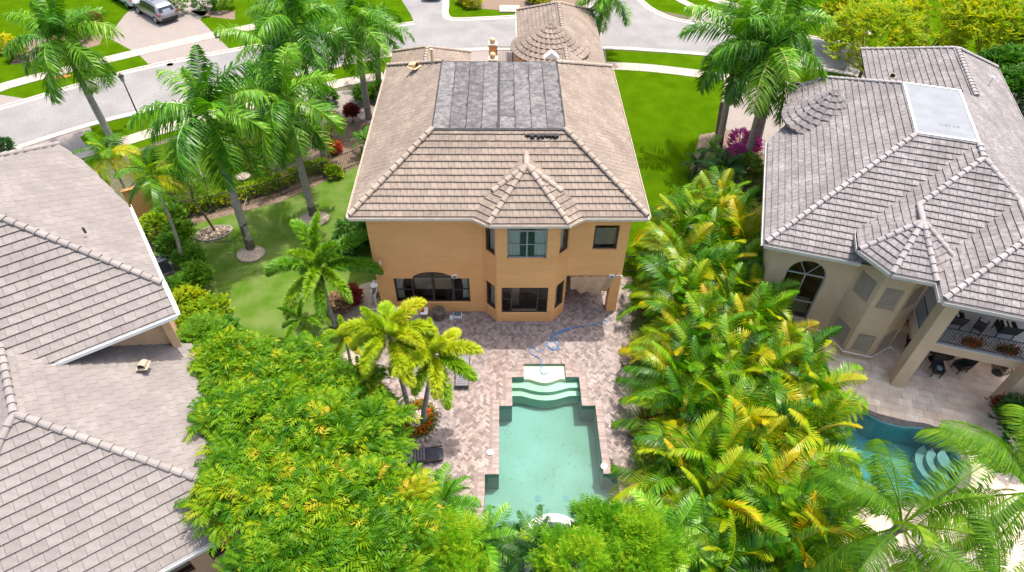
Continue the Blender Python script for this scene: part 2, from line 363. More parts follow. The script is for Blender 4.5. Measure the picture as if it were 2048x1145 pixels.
slabs('sidewalk', [(-60,205),(0,176),(150,136),(300,100),(440,68),(540,48)], 1.3, M_conc)
slabs('sidewalk', [(1420,-2),(1480,14),(1604,37),(1663,48),(1760,70)], 1.1, M_conc)
slabs('sidewalk', [(1330,-20),(1362,2),(1400,18),(1450,28)], .9, M_conc)
slabs('sidewalk', [(1960,120),(2010,230),(2060,262),(2200,300)], 1.1, M_conc)
# driveways and paths
def pavers_flat(name, pts, lvl): return lay(name, pts, M_drive, lvl)
pavers_flat('driveway', [(250,30),(330,-40),(480,-40),(400,40),(455,95),(460,103),(330,130),(296,128),(276,108),(215,75)], 3)
pavers_flat('driveway', [(10,306),(178,254),(185,262),(160,275),(180,300),(60,330),(-60,350)], 3)
pavers_flat('driveway', [(0,190),(50,198),(30,208),(0,216),(-60,230),(-60,205)], 3)
pavers_flat('driveway', [(600,190),(760,175),(770,190),(770,300),(700,300),(640,260),(560,230)], 4)
pavers_flat('driveway', [(1450,150),(1580,165),(1700,170),(1700,330),(1560,340),(1480,300),(1440,240)], 3)
pavers_flat('driveway', [(940,100),(1210,98),(1215,140),(940,140)], 4)
pavers_flat('driveway', [(1400,20),(1500,40),(1450,58),(1372,44)], 3)
lay('mulch_bed', [(620,262),(700,225),(742,250),(745,300),(700,330),(640,345),(560,365),(540,350),(600,320)], M_mulch, 5)
lay('mulch_bed', [(930,-20),(1260,-20),(1180,6),(1110,14),(1010,22),(940,16),(915,4)], M_mulch, 3)
lay('mulch_bed', [(380,22),(470,22),(470,40),(400,32)], M_mulch, 3)
lay('mulch_bed', [(60,70),(210,60),(200,90),(90,120),(20,130)], M_mulch, 3)
lay('mulch_bed', [(1400,270),(1460,260),(1530,310),(1530,420),(1400,420),(1380,340)], M_mulch, 4)
lay('garden_bed', [(1250,880),(1262,790),(1300,760),(1330,1000),(1330,1145),(1290,1100),(1285,990)], M_soil, 4)
lay('pebble_strip', [(1258,806),(1290,804),(1300,870),(1268,880)], M_gravel, 5)
lay('gravel_bed', [(655,590),(755,560),(762,640),(700,650),(660,640)], M_gravel, 4)
lay('fence_bed', [(355,428),(560,365),(728,300),(738,322),(560,405),(365,455)], M_mulch, 4)
# pool deck base
DECK = [tuple(G(*p)[:2]) for p in [(765,640),(775,700),(757,760),(790,830),(845,890),(880,980),(960,1120)]]
deck_poly = [(-6.87,.2),(-6.9,-1.0)] + [(-7.0,-2.0),(-6.95,-3.2),(-6.6,-4.6),(-5.4,-7.0),(-4.4,-8.6),(-3.8,-10.6),(-3.2,-13.0)] + [(5.0,-13.0),(5.0,-10.5),(5.15,-8.2),(5.45,-5.5),(5.7,-3.0),(6.1,0.2),(6.5,2.6),(5.3,2.6),(5.3,.2)]
holed_sheet('pool_deck', deck_poly, [[(p[0], p[1]) for p in POOL]], 3*Z, M_deckbase)
lanai = structure('lanai_floor', [(1.9,-.2),(5.31,-.2),(5.31,2.7),(1.9,2.7)], -.01, 3.5*Z, M_deckbase)
deck = [o for o in C.objects if o.name == 'pool_deck'][0]
def dist_poly(x, y, P):
    m = 9
    for i in range(len(P)):
        a, b_ = Vector(P[i-1][:2]), Vector(P[i][:2]); p = Vector((x, y)); d = b_-a
        t = max(0, min(1, (p-a).dot(d)/d.length_squared)); m = min(m, (p-a-d*t).length)
    return m
BW = .105; bricks = []
c45, s45 = cos(pi/4), sin(pi/4)
HOUSEFOOT = [(-6.87,0),(-1.58,0),(-.91,-.705),(1.89,-.705),(2.55,0),(2.55,2.6),(4.78,2.6),(4.78,.5),(4.78,0),(5.28,0),(5.28,14),(-6.87,14)]
HF2 = [(-6.87,0),(-1.58,0),(-.91,-.705),(1.89,-.705),(2.55,0),(2.55,14),(-6.87,14)]
PLC = G(832,835); 
for i in range(-160, 160):
    for j in range(-160, 160):
        d = (i-j) % 4
        if d == 0: cx, cy, h = i+1, j+.5, 1
        elif d == 3: cx, cy, h = i+.5, j+1, 0
        else: continue
        x = (cx*c45-cy*s45)*BW; y = (cx*s45+cy*c45)*BW-5
        if not inpoly(x, y, deck_poly) and not (2.5 < x < 5.3 and -.1 < y < 2.6): continue
        if inpoly(x, y, POOL) or dist_poly(x, y, POOL) < .40: continue
        if inpoly(x, y, HF2) or (x > 4.7 and x < 5.3 and -.05 < y < .55): continue
        bricks.append((x, y, pi/4 if h else -pi/4))
bricks.sort(key=lambda q: q[1])
# nearest visible bricks become parts of their own
def bcol(): 
    r = random.random(); return random.uniform(.62, 1.0) if r < .38 else (random.uniform(.05, .35) if r > .72 else random.uniform(.35, .62))
bm_ = MB(); hx, hy = BW-.004, BW/2-.004
def brick_vs(x, y, a, z1, hx=hx, hy=hy):
    ca, sa = cos(a), sin(a)
    q = [(x+ca*u-sa*v, y+sa*u+ca*v) for u, v in ((-hx,-hy),(hx,-hy),(hx,hy),(-hx,hy))]
    return [(*p, .002) for p in q]+[(*p, z1) for p in q]
BF = [(4,5,6,7),(0,1,5,4),(1,2,6,5),(2,3,7,6),(3,0,4,7)]
cand = [q for q in bricks if (-2.6 < q[0] < -1.7 and -11 < q[1] < -5) or (4.35 < q[0] < 4.9 and -10 < q[1] < -4)]
single = set(cand[:285])
sm = MB(); sm.add(brick_vs(0, 0, 0, .028), BF); brickme = sm.mesh('paver', M_paver1)
for q in bricks:
    if q in single: link('paver', brickme, deck, TR((q[0], q[1], random.uniform(-.001, .002))) @ RZ(q[2]))
    else: bm_.add(brick_vs(*q, .028+random.uniform(-.002, .003)), BF, bcol())
bm_.obj('paver_field', M_paver, deck, kind='stuff')
# coping bricks round the pool
cp = thing('pool', 'stepped rectangular swimming pool with pale green water behind the ochre house', 'swimming pool', (0, 0, 0))
cb = MB()
for i in range(len(POOL)):
    a = Vector(POOL[i]); c = Vector(POOL[(i+1) % len(POOL)]); L = (c-a).length; d = (c-a)/L; nn = Vector((d.y, -d.x))
    prv = (a-Vector(POOL[i-1])).normalized(); nxt = (Vector(POOL[(i+2) % len(POOL)])-c).normalized()
    s0 = -.30 if prv.cross(d) > 0 else .0; s1 = L+(0 if d.cross(nxt) > 0 else -.30*0)
    k = int(max(1, round((s1-s0)/.105))); st = (s1-s0)/k
    for j in range(k):
        p = a+d*(s0+st*(j+.5))+nn*.14
        cb.add(brick_vs(p.x, p.y, atan2(d.y, d.x), .045+random.uniform(-.002,.002), st/2-.003, .15), BF)
cb.obj('coping', M_coping, cp)
def basin(parent, P, depth, m, name='basin'):
    bb = MB(); n = len(P); vs = [(p[0], p[1], -depth) for p in P]+[(p[0], p[1], .0) for p in P]
    tr = geometry.tessellate_polygon([[Vector((p[0], p[1], 0)) for p in P]]); fs = []
    for q in tr:
        A, B, D = [Vector(P[i][:2]) for i in q]
        if (B-A).cross(D-A) < 0: q = q[::-1]
        fs.append(tuple(q))
    fs += [(i, i+n, (i+1) % n+n, (i+1) % n) for i in range(n)]
    bb.add(vs, fs, .5); return bb.obj(name, m, parent)
basin(cp, POOL, 1.25, M_plaster)
def arc_front(x0, x1, y, bulge, n=14):
    out = []
    for k in range(n+1):
        t = k/n; s = sin(pi*max(0, min(1, (t-.15)/.7))); out.append((x0+(x1-x0)*t, y-bulge*s))
    return out
e_ = .004
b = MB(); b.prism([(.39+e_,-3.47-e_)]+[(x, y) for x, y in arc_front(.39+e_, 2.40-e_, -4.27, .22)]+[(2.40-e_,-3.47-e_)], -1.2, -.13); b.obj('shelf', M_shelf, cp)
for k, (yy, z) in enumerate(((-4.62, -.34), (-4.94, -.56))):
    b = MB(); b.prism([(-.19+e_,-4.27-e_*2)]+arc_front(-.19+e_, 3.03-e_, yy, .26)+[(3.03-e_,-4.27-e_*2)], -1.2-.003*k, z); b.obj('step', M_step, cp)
b = MB(); wp = [(p[0], p[1]) for p in POOL]; b.add([(p[0], p[1], -.10) for p in wp], [tuple(q) for q in [t if (Vector(wp[t[1]])-Vector(wp[t[0]])).cross(Vector(wp[t[2]])-Vector(wp[t[0]])) > 0 else t[::-1] for t in geometry.tessellate_polygon([[Vector((*p, 0)) for p in wp]])]]); b.obj('water', M_water, cp)
for px in (1073, 1130):
    p = G(px+3, 996, -1.2); b = MB(); b.box(p.x-.13, p.y-.13, -1.248, p.x+.13, p.y+.13, -1.235); b.obj('drain_cover', mat('drain_blue', (.09,.19,.20), (.11,.23,.24), 4), cp)
# drifting leaf litter on the pool floor
lit = MB()
for _ in range(170):
    x, y = random.uniform(-.7, 3.5), random.gauss(-8.2, 1.6)
    if not inpoly(x, y, POOL) or y > -5.6: continue
    a = random.random()*6.3; l = random.uniform(.02, .07); ww = random.uniform(.008, .02); d = Vector((cos(a), sin(a), 0)); n2 = Vector((-sin(a), cos(a), 0)); p = Vector((x, y, random.choice((-1.24, -1.24, -.094))))
    lit.add([p-d*l, p-n2*ww, p+d*l, p+n2*ww], [(0,1,2,3)])
tag(lit.obj('leaf_litter', mat('litter', (.05,.05,.02), (.12,.10,.05), 9)), 'scattered dead leaves and grit lying in the green pool', 'leaves', None, 'stuff')
# raised spa with its white spill wall
sp = thing('spa', 'round spa with a white curved spill wall at the near end of the pool', 'spa', (1.35, -12.6, 0))
def ring_wall(r0, r1, a0, a1, z0, z1, n=26):
    bb = MB(); vs = []
    for k in range(n+1):
        a = a0+(a1-a0)*k/n
        for r in (r0, r1):
            for z in (z0, z1): vs.append((r*cos(a), r*sin(a), z))
    fs = []
    for k in range(n):
        o = 4*k; q = 4*k+4
        fs += [(o+1, o+3, q+3, q+1), (o, q, q+2, o+2), (o, o+1, q+1, q), (o+2, q+2, q+3, o+3)]
    bb.add(vs, fs, .5); return bb
ring_wall(1.05, 1.38, 0, 2*pi, -1.2, .33, 40).obj('spill_wall', M_white, sp)
b = MB(); b.prism([(1.05*cos(k*pi/16), 1.05*sin(k*pi/16)) for k in range(32)], -1.2, -.25); b.obj('basin', M_plaster, sp)
b = MB(); b.prism([(1.05*cos(k*pi/16), 1.05*sin(k*pi/16)) for k in range(32)], .15, .152); b.obj('water', M_water, sp)
for (px, py, lb) in ((980, 905, 'round white skimmer lid on the pavers left of the pool'), (1208, 933, 'round white skimmer lid at the right edge of the pool')):
    p = G(px, py, .05); b = MB(); b.lathe([(0,.0),(.14,.0),(.14,.03),(.11,.045),(0,.045)], 18); tag(b.obj('skimmer_lid', M_white), lb, 'lid').location = (p.x, p.y, .045)

# ------------------------------------------------------------------ right neighbour's terrace and pool
TERR = [tuple(G(*p)[:2]) for p in [(1560,640),(1600,600),(1700,560),(1800,540),(2000,560),(2400,640),(2300,900),(2100,950),(2060,1300),(1640,1300),(1640,1000),(1680,780),(1640,720),(1560,690)]]
ht = holed_sheet('terrace', TERR, [POOL2], 2*Z, mat('terrace_grout', (.5,.42,.34), (.58,.5,.42), 4))
an = radians(-17.3); ca, sa = cos(an), sin(an); tl = []
for i in range(-40, 60):
    for j in range(-60, 30):
        wdt = .61; hh = .41; off = (j % 3)*.2
        u = i*wdt+off; v = j*hh; x = 11.23+u*ca-v*sa; y = -1.07+u*sa+v*ca
        if not inpoly(x, y, TERR): continue
        if inpoly(x, y, POOL2) or dist_poly(x, y, POOL2) < .38: continue
        if dist_poly(x, y, TERR) < .2: continue
        tl.append((x, y))
tl.sort(key=lambda p: (p[0]-18)**2+(p[1]+6)**2)
rest = MB()
for k, (x, y) in enumerate(tl):
    vs = brick_vs(x, y, an, .03+random.uniform(-.001,.002), .300, .200)
    if k < 290:
        bb = MB(); bb.add(vs, BF); bb.obj('stone_tile', M_trav, ht)
    else: rest.add(vs, BF)
if rest.v: rest.obj('stone_tile_field', M_trav, ht, kind='stuff')
pp = thing('pool', 'curved dark blue pool on the stone terrace of the grey house', 'swimming pool', (0, 0, 0))
basin(pp, POOL2, 1.5, M_plaster2)
b = MB(); b.add([(p[0], p[1], -.12) for p in POOL2], [tuple(range(len(POOL2)))]); o = b.obj('water', M_water2, pp)
b = MB(); n = len(POOL2); cen = Vector((sum(p[0] for p in POOL2)/n, sum(p[1] for p in POOL2)/n))
for i in range(n):
    a, c = Vector(POOL2[i]), Vector(POOL2[(i+1) % n]); o1 = (a-cen).normalized()*.34; o2 = (c-cen).normalized()*.34
    b.add([(*a, .0), (*c, 0), (*(c+o2), 0), (*(a+o1), 0), (*a, .05), (*c, .05), (*(c+o2), .05), (*(a+o1), .05)], [(4,5,6,7)[::-1],(0,1,5,4)[::-1],(2,3,7,6)[::-1]], .5)
b.obj('coping', mat('dark_coping', (.10,.09,.09), (.16,.15,.14), 6), pp)
for k in range(3):
    c = G(1905, 905); b = MB(); r = 1.5-k*.42
    b.prism([(c.x+r*cos(a*pi/10)*.8, c.y-.2+r*sin(a*pi/10)*.8) for a in range(20) if inpoly(c.x+r*cos(a*pi/10)*.8, c.y-.2+r*sin(a*pi/10)*.8, POOL2)] , -1.45, -.95+.28*k); b.obj('step', mat('grey_step', (.38,.38,.32), (.46,.46,.40), 3), pp)
# ------------------------------------------------------------------ tiled roofs
def clip_poly(sub, clip):
    out = list(sub)
    for i in range(len(clip)):
        a = clip[i]; b_ = clip[(i+1) % len(clip)]; inp = out; out = []
        def side(p): return (b_[0]-a[0])*(p[1]-a[1])-(b_[1]-a[1])*(p[0]-a[0])
        for k in range(len(inp)):
            p, q = inp[k-1], inp[k]; sp_, sq = side(p), side(q)
            if (sp_ >= 0) != (sq >= 0):
                t = sp_/(sp_-sq); out.append((p[0]+(q[0]-p[0])*t, p[1]+(q[1]-p[1])*t))
            if sq >= 0: out.append(q)
        if len(out) < 3: return []
    return out
class Roof:
    def __init__(s, parent, mats, row=.34, tw=.30, stag=.5, lift=.075, gap=.006):
        s.parent = parent; s.mt, s.ms, s.mr, s.mf = mats; s.row, s.tw, s.stag, s.lift, s.gap = row, tw, stag, lift, gap
        s.slab = MB(); s.tiles = MB(); s.cands = []; s.caps = []
        s.roof = link('roof', None, parent)
    def slope(s, pts, eave=None, single=False, th=.14):
        "pts ordered, 3D; tiled plane"
        P = [Vector(p) for p in pts]; n = Vector((0,0,0))
        for i in range(len(P)): n += (P[i]-P[0]).cross(P[(i+1) % len(P)]-P[0])
        n.normalize()
        if n.z < 0: n = -n; P = P[::-1]
        ex = Vector((0,0,1)).cross(n)
        ex = ex.normalized() if ex.length > 1e-4 else Vector((1,0,0)); ey = n.cross(ex)
        lo = min(P, key=lambda p: p.z); 
        q = [((p-lo).dot(ex), (p-lo).dot(ey)) for p in P]
        s.slab.add([p for p in P]+[p-Vector((0,0,th)) for p in P], [tuple(range(len(P))), tuple(range(len(P), 2*len(P)))[::-1]]+[(i, (i+1) % len(P), (i+1) % len(P)+len(P), i+len(P))[::-1] for i in range(len(P))], .5)
        x0, x1 = min(a[0] for a in q), max(a[0] for a in q); y1 = max(a[1] for a in q)
        r = 0; y = -.04
        wav = random.random()*6
        while y < y1:
            off = (s.stag*s.tw*(r % 2) if s.stag < .9 else random.random()*s.tw)-s.tw+ (floor(x0/s.tw))*s.tw
            x = off; rt = random.uniform(-.05, .05)
            while x < x1:
                dy = random.uniform(-.006, .006)
                rect = [(x+s.gap, y+dy), (x+s.tw-s.gap, y+dy), (x+s.tw-s.gap, y+s.row+.03), (x+s.gap, y+s.row+.03)]
                c = clip_poly(q, rect) if len(q) > 4 or True else rect
                if len(c) >= 3:
                    ar = abs(sum(c[k-1][0]*c[k][1]-c[k][0]*c[k-1][1] for k in range(len(c))))/2
                    full = ar > .985*(s.tw-2*s.gap)*(s.row+.03-dy)
                    t = min(1, max(0, random.gauss(.5, .15)+rt+.12*sin(x*1.3+r*.9+wav)))
                    if single and full: s.cands.append((lo, ex, ey, n, x, y+dy, t))
                    elif ar > .002:
                        def hh(p): return s.lift*(1-(p[1]-y)/(s.row+.03)*.78)
                        m = len(c); up = [lo+ex*p[0]+ey*p[1]+n*hh(p) for p in c]; dn = [lo+ex*p[0]+ey*p[1]+n*.003 for p in c]
                        a2 = sum(c[k-1][0]*c[k][1]-c[k][0]*c[k-1][1] for k in range(m))
                        if a2 < 0: up = up[::-1]; dn = dn[::-1]
                        s.tiles.add(up+dn, [tuple(range(m))]+[(k, k+m, (k+1) % m+m, (k+1) % m) for k in range(m)], t)
                x += s.tw
            y += s.row; r += 1
    def cap(s, a, b_, step=.40, r=.12):
        s.caps.append((Vector(a), Vector(b_), step, r))
    def finish(s, limit=300):
        s.slab.obj('roof_deck', s.mf, s.roof)
        # full tiles: the largest in view as objects, the others joined
        # sort by closeness to the camera
        pm = s.parent.matrix_basis
        s.cands.sort(key=lambda c: (pm @ (c[0]+c[1]*c[4]+c[2]*c[5])-Vector((CX,CY,CZ))).length)
        tm = MB(); w0, r0 = s.tw-2*s.gap, s.row+.03; L = s.lift
        tm.add([(0,0,L),(w0,0,L),(w0,r0,L*.22),(0,r0,L*.22),(0,0,.003),(w0,0,.003),(w0,r0,.003),(0,r0,.003)], [(0,1,2,3),(4,5,1,0),(5,6,2,1),(6,7,3,2),(7,4,0,3)], .5)
        me = tm.mesh('roof_tile', s.ms)
        for k, (lo, ex, ey, n, x, y, t) in enumerate(s.cands):
            if k < limit-5:
                p = lo+ex*(x+s.gap)+ey*y
                M = Matrix(((ex.x, ey.x, n.x, p.x), (ex.y, ey.y, n.y, p.y), (ex.z, ey.z, n.z, p.z), (0,0,0,1)))
                link('roof_tile', me, s.roof, M)
            else:
                p = [lo+ex*(x+s.gap+a)+ey*(y+c)+n*h for a, c, h in ((0,0,L),(w0,0,L),(w0,r0,L*.22),(0,r0,L*.22),(0,0,.003),(w0,0,.003),(w0,r0,.003),(0,r0,.003))]
                s.tiles.add(p, [(0,1,2,3),(4,5,1,0),(5,6,2,1),(6,7,3,2),(7,4,0,3)], t)
        s.tiles.obj('roof_tile_field', s.mt, s.roof, kind='stuff')
        mes = {}
        cnt = 0
        for a, b_, step, r in s.caps:
            L = (b_-a).length; k = max(1, int(round(L/step))); st = L/k; d = (b_-a)/L
            if a.z > b_.z: a, b_ = b_, a; d = -d      # laid from the eave upwards
            side = Vector((0,0,1)).cross(d).normalized(); up = d.cross(side)
            for j in range(k):
                key = (round(st, 2), r)
                if key not in mes:
                    c = MB(); n = 7; prof = [(-cos(pi*i/(n-1))*1.0, sin(pi*i/(n-1))) for i in range(n)]
                    vs = []
                    for X, R, H in ((-.02, r*1.28, r*1.15), (key[0]+.03, r*.90, r*.62)):
                        vs += [(X, yy*R, zz*H) for yy, zz in prof]
                    vs += [(-.02, yy*r*.86, zz*r*.62) for yy, zz in prof]
                    fs = [(i, i+1, n+i+1, n+i) for i in range(n-1)]+[(i, 2*n+i, 2*n+i+1, i+1) for i in range(n-1)]+[tuple(range(2*n, 3*n))]
                    fs = [q[::-1] for q in fs]
                    c.add(vs, fs, .5); mes[key] = c.mesh('ridge_tile', s.mr)
                p = a+d*(st*j)+Vector((0,0,.035+random.uniform(0,.006)))
                jit = random.uniform(-.012, .012)
                M = Matrix(((d.x, side.x, up.x, p.x), (d.y, side.y, up.y, p.y), (d.z, side.z, up.z, p.z), (0,0,0,1))) @ RZ(jit)
                link('ridge_tile', mes[key], s.roof, M); cnt += 1
def gutter(parent, a, b_, m, wdt=.13, h=.15, drop=.02, out=1):
    "eaves gutter: an open trough along the eave"
    a, b_ = Vector(a), Vector(b_); L = (b_-a).length; d = (b_-a)/L; nn = Vector((d.y, -d.x, 0)).normalized()*out; bb = MB()
    def q(o0, o1, z0, z1):
        vs = []
        for p in (a, b_):
            vs += [p+nn*o0+Vector((0,0,z0)), p+nn*o1+Vector((0,0,z0)), p+nn*o1+Vector((0,0,z1)), p+nn*o0+Vector((0,0,z1))]
        bb.add(vs, [(0,1,2,3),(7,6,5,4),(0,4,5,1),(1,5,6,2),(2,6,7,3),(3,7,4,0)], .5)
    q(-.02, .005, -h-drop, -drop); q(.005, wdt, -h-drop, -h-drop+.012); q(wdt, wdt+.016, -h-drop, .012-drop)
    return bb.obj('gutter', m, parent)
def wall(parent, p0, p1, z0, z1, holes, m, th=.2, name='wall', zr=.12, top=None):
    """upright wall from p0 to p1 (plan), outside on the right-hand side of p0->p1; holes are loops of (s,z)"""
    p0, p1 = Vector(p0[:2]), Vector(p1[:2]); L = (p1-p0).length; d = (p1-p0)/L; nn = Vector((d.y, -d.x))
    outer = top or [(0, z0), (L, z0), (L, z1), (0, z1)]
    bb = MB(); loops = [[Vector((a, c, 0)) for a, c in lp] for lp in [outer]+holes]; flat = [p for l in loops for p in l]
    def W(p, dep): v = p0+d*p.x-nn*dep; return (v.x, v.y, p.y)
    tr = geometry.tessellate_polygon(loops); nf = len(flat)
    fs = []
    for q in tr:
        A, B, D = [flat[i] for i in q]
        if (B-A).to_2d().cross((D-A).to_2d()) < 0: q = q[::-1]
        fs += [tuple(q), tuple(i+nf for i in q)[::-1]]
    vs = [W(p, 0) for p in flat]+[W(p, th) for p in flat]; o = 0
    for l in loops:
        k = len(l)
        fs += [(o+i, o+(i+1) % k, o+(i+1) % k+nf, o+i+nf) for i in range(k)]; o += k
    bb.add(vs, fs, .5); return bb.obj(name, m, parent)
def frame_bar(bb, p0, d, nn, s0, z0, s1, z1, w_, dep0, dep1):
    "bar in the wall plane between two points"
    a = Vector((s0, z0)); c = Vector((s1, z1)); e = (c-a); l = e.length; e /= l; f = Vector((-e.y, e.x))*w_/2
    vs = []
    for dp in (dep0, dep1):
        for q in (a-f, c-f, c+f, a+f):
            v = p0+d*q.x-nn*dp; vs.append((v.x, v.y, q.y))
    bb.add(vs, [(0,1,2,3),(7,6,5,4),(0,4,5,1),(1,5,6,2),(2,6,7,3),(3,7,4,0)], .5)
def window(parent, p0, p1, loop, bars, m, panes=None, dep=.10, fw=.055, back=None, backm=None, bd=.16, name='window'):
    p0, p1 = Vector(p0[:2]), Vector(p1[:2]); d = (p1-p0).normalized(); nn = Vector((d.y, -d.x))
    bb = MB(); n = len(loop)
    for i in range(n):
        a = Vector(loop[i]); c = Vector(loop[(i+1) % n]); 
        cen = Vector((sum(q[0] for q in loop)/n, sum(q[1] for q in loop)/n))
        e = (c-a).normalized(); f = Vector((-e.y, e.x)); 
        if f.dot(cen-a) < 0: f = -f
        a2 = a+f*fw/2; c2 = c+f*fw/2
        frame_bar(bb, p0, d, nn, a2.x, a2.y, c2.x, c2.y, fw, dep-.03, dep+.03+.0007*i)
    for k, (s0, z0, s1, z1, w_) in enumerate(bars): frame_bar(bb, p0, d, nn, s0, z0, s1, z1, w_, dep-.024-.0009*k, dep+.024+.0009*k)
    wo = bb.obj(name, m, parent)
    g = MB(); g.add([((p0+d*s-nn*dep).x, (p0+d*s-nn*dep).y, z) for s, z in loop], [tuple(range(n))], .5); g.obj('pane', M_glass, wo)
    for lp, mm, dd, nm in (back or []):
        g = MB(); k = len(lp)
        g.add([((p0+d*s-nn*(dep+dd)).x, (p0+d*s-nn*(dep+dd)).y, z) for s, z in lp], [tuple(range(k))], .5); g.obj(nm, mm, wo)
    return wo
def R4(a, z0, b_, z1): return [(a, z0), (b_, z0), (b_, z1), (a, z1)]
def curtainloop(s0, s1, z0, z1): return R4(s0, z0, s1, z1)
def curtain(wo_parent, p0, p1, s0, s1, z0, z1, dep, m, amp=.03, tie=0):
    "pleated hanging cloth"
    p0, p1 = Vector(p0[:2]), Vector(p1[:2]); d = (p1-p0).normalized(); nn = Vector((d.y, -d.x)); bb = MB(); n = 36; vs = []
    for j, z in enumerate((z1, z0+(z1-z0)*.5, z0)):
        pinch = (1, 1-tie, 1-tie*.6)[j]
        for i in range(n+1):
            s = s0+(s1-s0)*(i/n)*pinch; v = p0+d*s-nn*(dep+amp*sin(i*1.3)); vs.append((v.x, v.y, z))
    bb.add(vs, [(j*(n+1)+i, j*(n+1)+i+1, (j+1)*(n+1)+i+1, (j+1)*(n+1)+i) for j in range(2) for i in range(n)], .5)
    return bb.obj('curtain', m, wo_parent)
def roof_vent(parent, p, m, rz=0, s=1, tilt=0):
    b = MB(RZ(rz) @ RX(tilt)); pr = [(-.14*s, 0)]+[(-.14*s*cos(pi*i/8), .10*s+.14*s*sin(pi*i/8)) for i in range(9)]+[(.14*s, 0)]
    n = len(pr); vs = [(x, -.14*s, z) for x, z in pr]+[(x, .24*s, z*.55) for x, z in pr]
    b.add(vs, [(i, i+1, i+1+n, i+n) for i in range(n-1)]+[tuple(range(n, 2*n))], .5)
    b.box(-.22*s, -.2*s, -.01, .22*s, .26*s, .012)
    o = b.obj('roof_vent', m, parent); o.location = p
    b = MB(RZ(rz) @ RX(tilt)); vs = [(x*.86, -.08*s, z*.86) for x, z in pr]; b.add(vs, [tuple(range(n))], .5); q = b.obj('opening', M_black, o); return o

# ------------------------------------------------------------------ main house
H = thing('ochre_house', 'two storey ochre stucco house with tan tile roof and black flat roof top', 'house', (0, 0, 0))
E = 6.8; x0, x1, y0, y1 = -7.42, 5.85, -.57, 13.58; fx0, fx1, fy0, fy1, fz = -3.82, 2.23, 3.04, 9.62, 8.99
r = Roof(H, T_main, row=.335, tw=.30, stag=.5)
r.slope([(x0,y0,E),(x1,y0,E),(fx1,fy0,fz),(fx0,fy0,fz)], single=True)
r.slope([(x0,y1,E),(x0,y0,E),(fx0,fy0,fz),(fx0,fy1,fz)])
r.slope([(x1,y0,E),(x1,y1,E),(fx1,fy1,fz),(fx1,fy0,fz)])
r.slope([(x1,y1,E),(x0,y1,E),(fx0,fy1,fz),(fx1,fy1,fz)])
ap = (.45,1.15,8.35); rb = (.45,2.05,8.35); V1 = (-1.22,-1.04,E); V2 = (2.28,-1.04,E); W1 = (-2.25,-.27,E); W2 = (3.25,-.27,E)
r.slope([V1, V2, ap], single=True); r.slope([W1, V1, ap]); r.slope([V2, W2, ap]); r.slope([W1, ap, rb]); r.slope([ap, W2, rb])
for a, c in (((x0+.05,y0+.05,E+.06),(fx0,fy0,fz+.05)), ((x1-.05,y0+.05,E+.06),(fx1,fy0,fz+.05)), ((x0,y1,E+.03),(fx0,fy1,fz+.03)), ((x1,y1,E+.03),(fx1,fy1,fz+.03)),
             (V1, ap), (V2, ap)): r.cap(a, c)
def L3(a, c, t): return tuple(a[i]+(c[i]-a[i])*t for i in range(3))
r.cap(L3(ap, W1, .55), ap); r.cap(L3(ap, W2, .55), ap); r.cap(rb, ap)
r.finish()
# black membrane flat roof in separate sheets
M_memb = mat('roof_membrane', (.115,.11,.115), (.235,.225,.225), 2.6, .95, (.07,.068,.07), 5.5, bump=.3, bscale=30, tint=True, tamt=.15, detail=12, spec=.05)
M_tar = mat('tar', (.02,.02,.022), (.05,.05,.05), 9, .6, bump=1, bscale=20)
b = MB(); b.box(fx0-.06, fy0-.10, fz-.1, fx1+.06, fy1+.06, fz+.045); fl = b.obj('flat_roof', M_tar, H)
k = 8; ws = [0, .91, 1.78, 2.64, 3.63, 4.30, 5.03, 5.62, 6.35]; tot = fx1-fx0; ws = [0, .125, .25, .37, .50, .625, .75, .87, 1]
for i in range(8):
    a, c = fx0+tot*ws[i]+.018, fx0+tot*ws[i+1]-.018
    if i == 3: a, c = a, c-.06
    if i == 4: a += .03
    cuts = [fy0, fy1] if i != 4 else [fy0, fy0+1.1, fy0+4.5, fy1]
    for q in range(len(cuts)-1):
        b = MB(); ya, yb = cuts[q]+.03, cuts[q+1]-.03; n = 22; le = [(a+random.uniform(-.012,.014), ya+(yb-ya)*t/n) for t in range(n+1)]; ri = [(c-(random.random()**9)*.12, ya+(yb-ya)*t/n) for t in range(n+1)]
        vs = [(p[0], p[1], fz+.056) for p in le]+[(p[0], p[1], fz+.056) for p in ri]
        b.add(vs, [(t, t+n+1, t+n+2, t+1) for t in range(n)], random.random()); b.obj('membrane_sheet', M_memb, fl)
b = MB()
b.box(.40, fy0-.36, fz-.19, 1.95, fy0-.10, fz-.065)
for _ in range(34):
    x = random.uniform(.40, 1.85); wq = random.uniform(.04, .12); q_ = random.uniform(.34,.50); b.box(x, fy0-q_, fz-.19-random.uniform(.05,.1), x+wq, fy0-.101, fz-.062+random.uniform(.002,.02))
b.obj('tar_patch', M_tar, fl)
for (px, py, z, s_, rz) in ((1188,262,7.6,1.0,radians(-60)), (829,134,8.3,1.0,radians(60))):
    p = G(px, py, z); roof_vent(H, p, mat('vent_tan', (.62,.42,.22), (.70,.50,.28), 4), rz, s_*1.25)
p = G(865, 127, 8.7); b = MB(); b.cyl((0,0,-.3), (0,0,.75), .07, .07, 12); b.cyl((0,0,.75), (0,0,.80), .085, .085, 12); o = b.obj('vent_pipe', mat('pipe_tan', (.55,.38,.22), (.62,.45,.28), 4), H); o.location = p
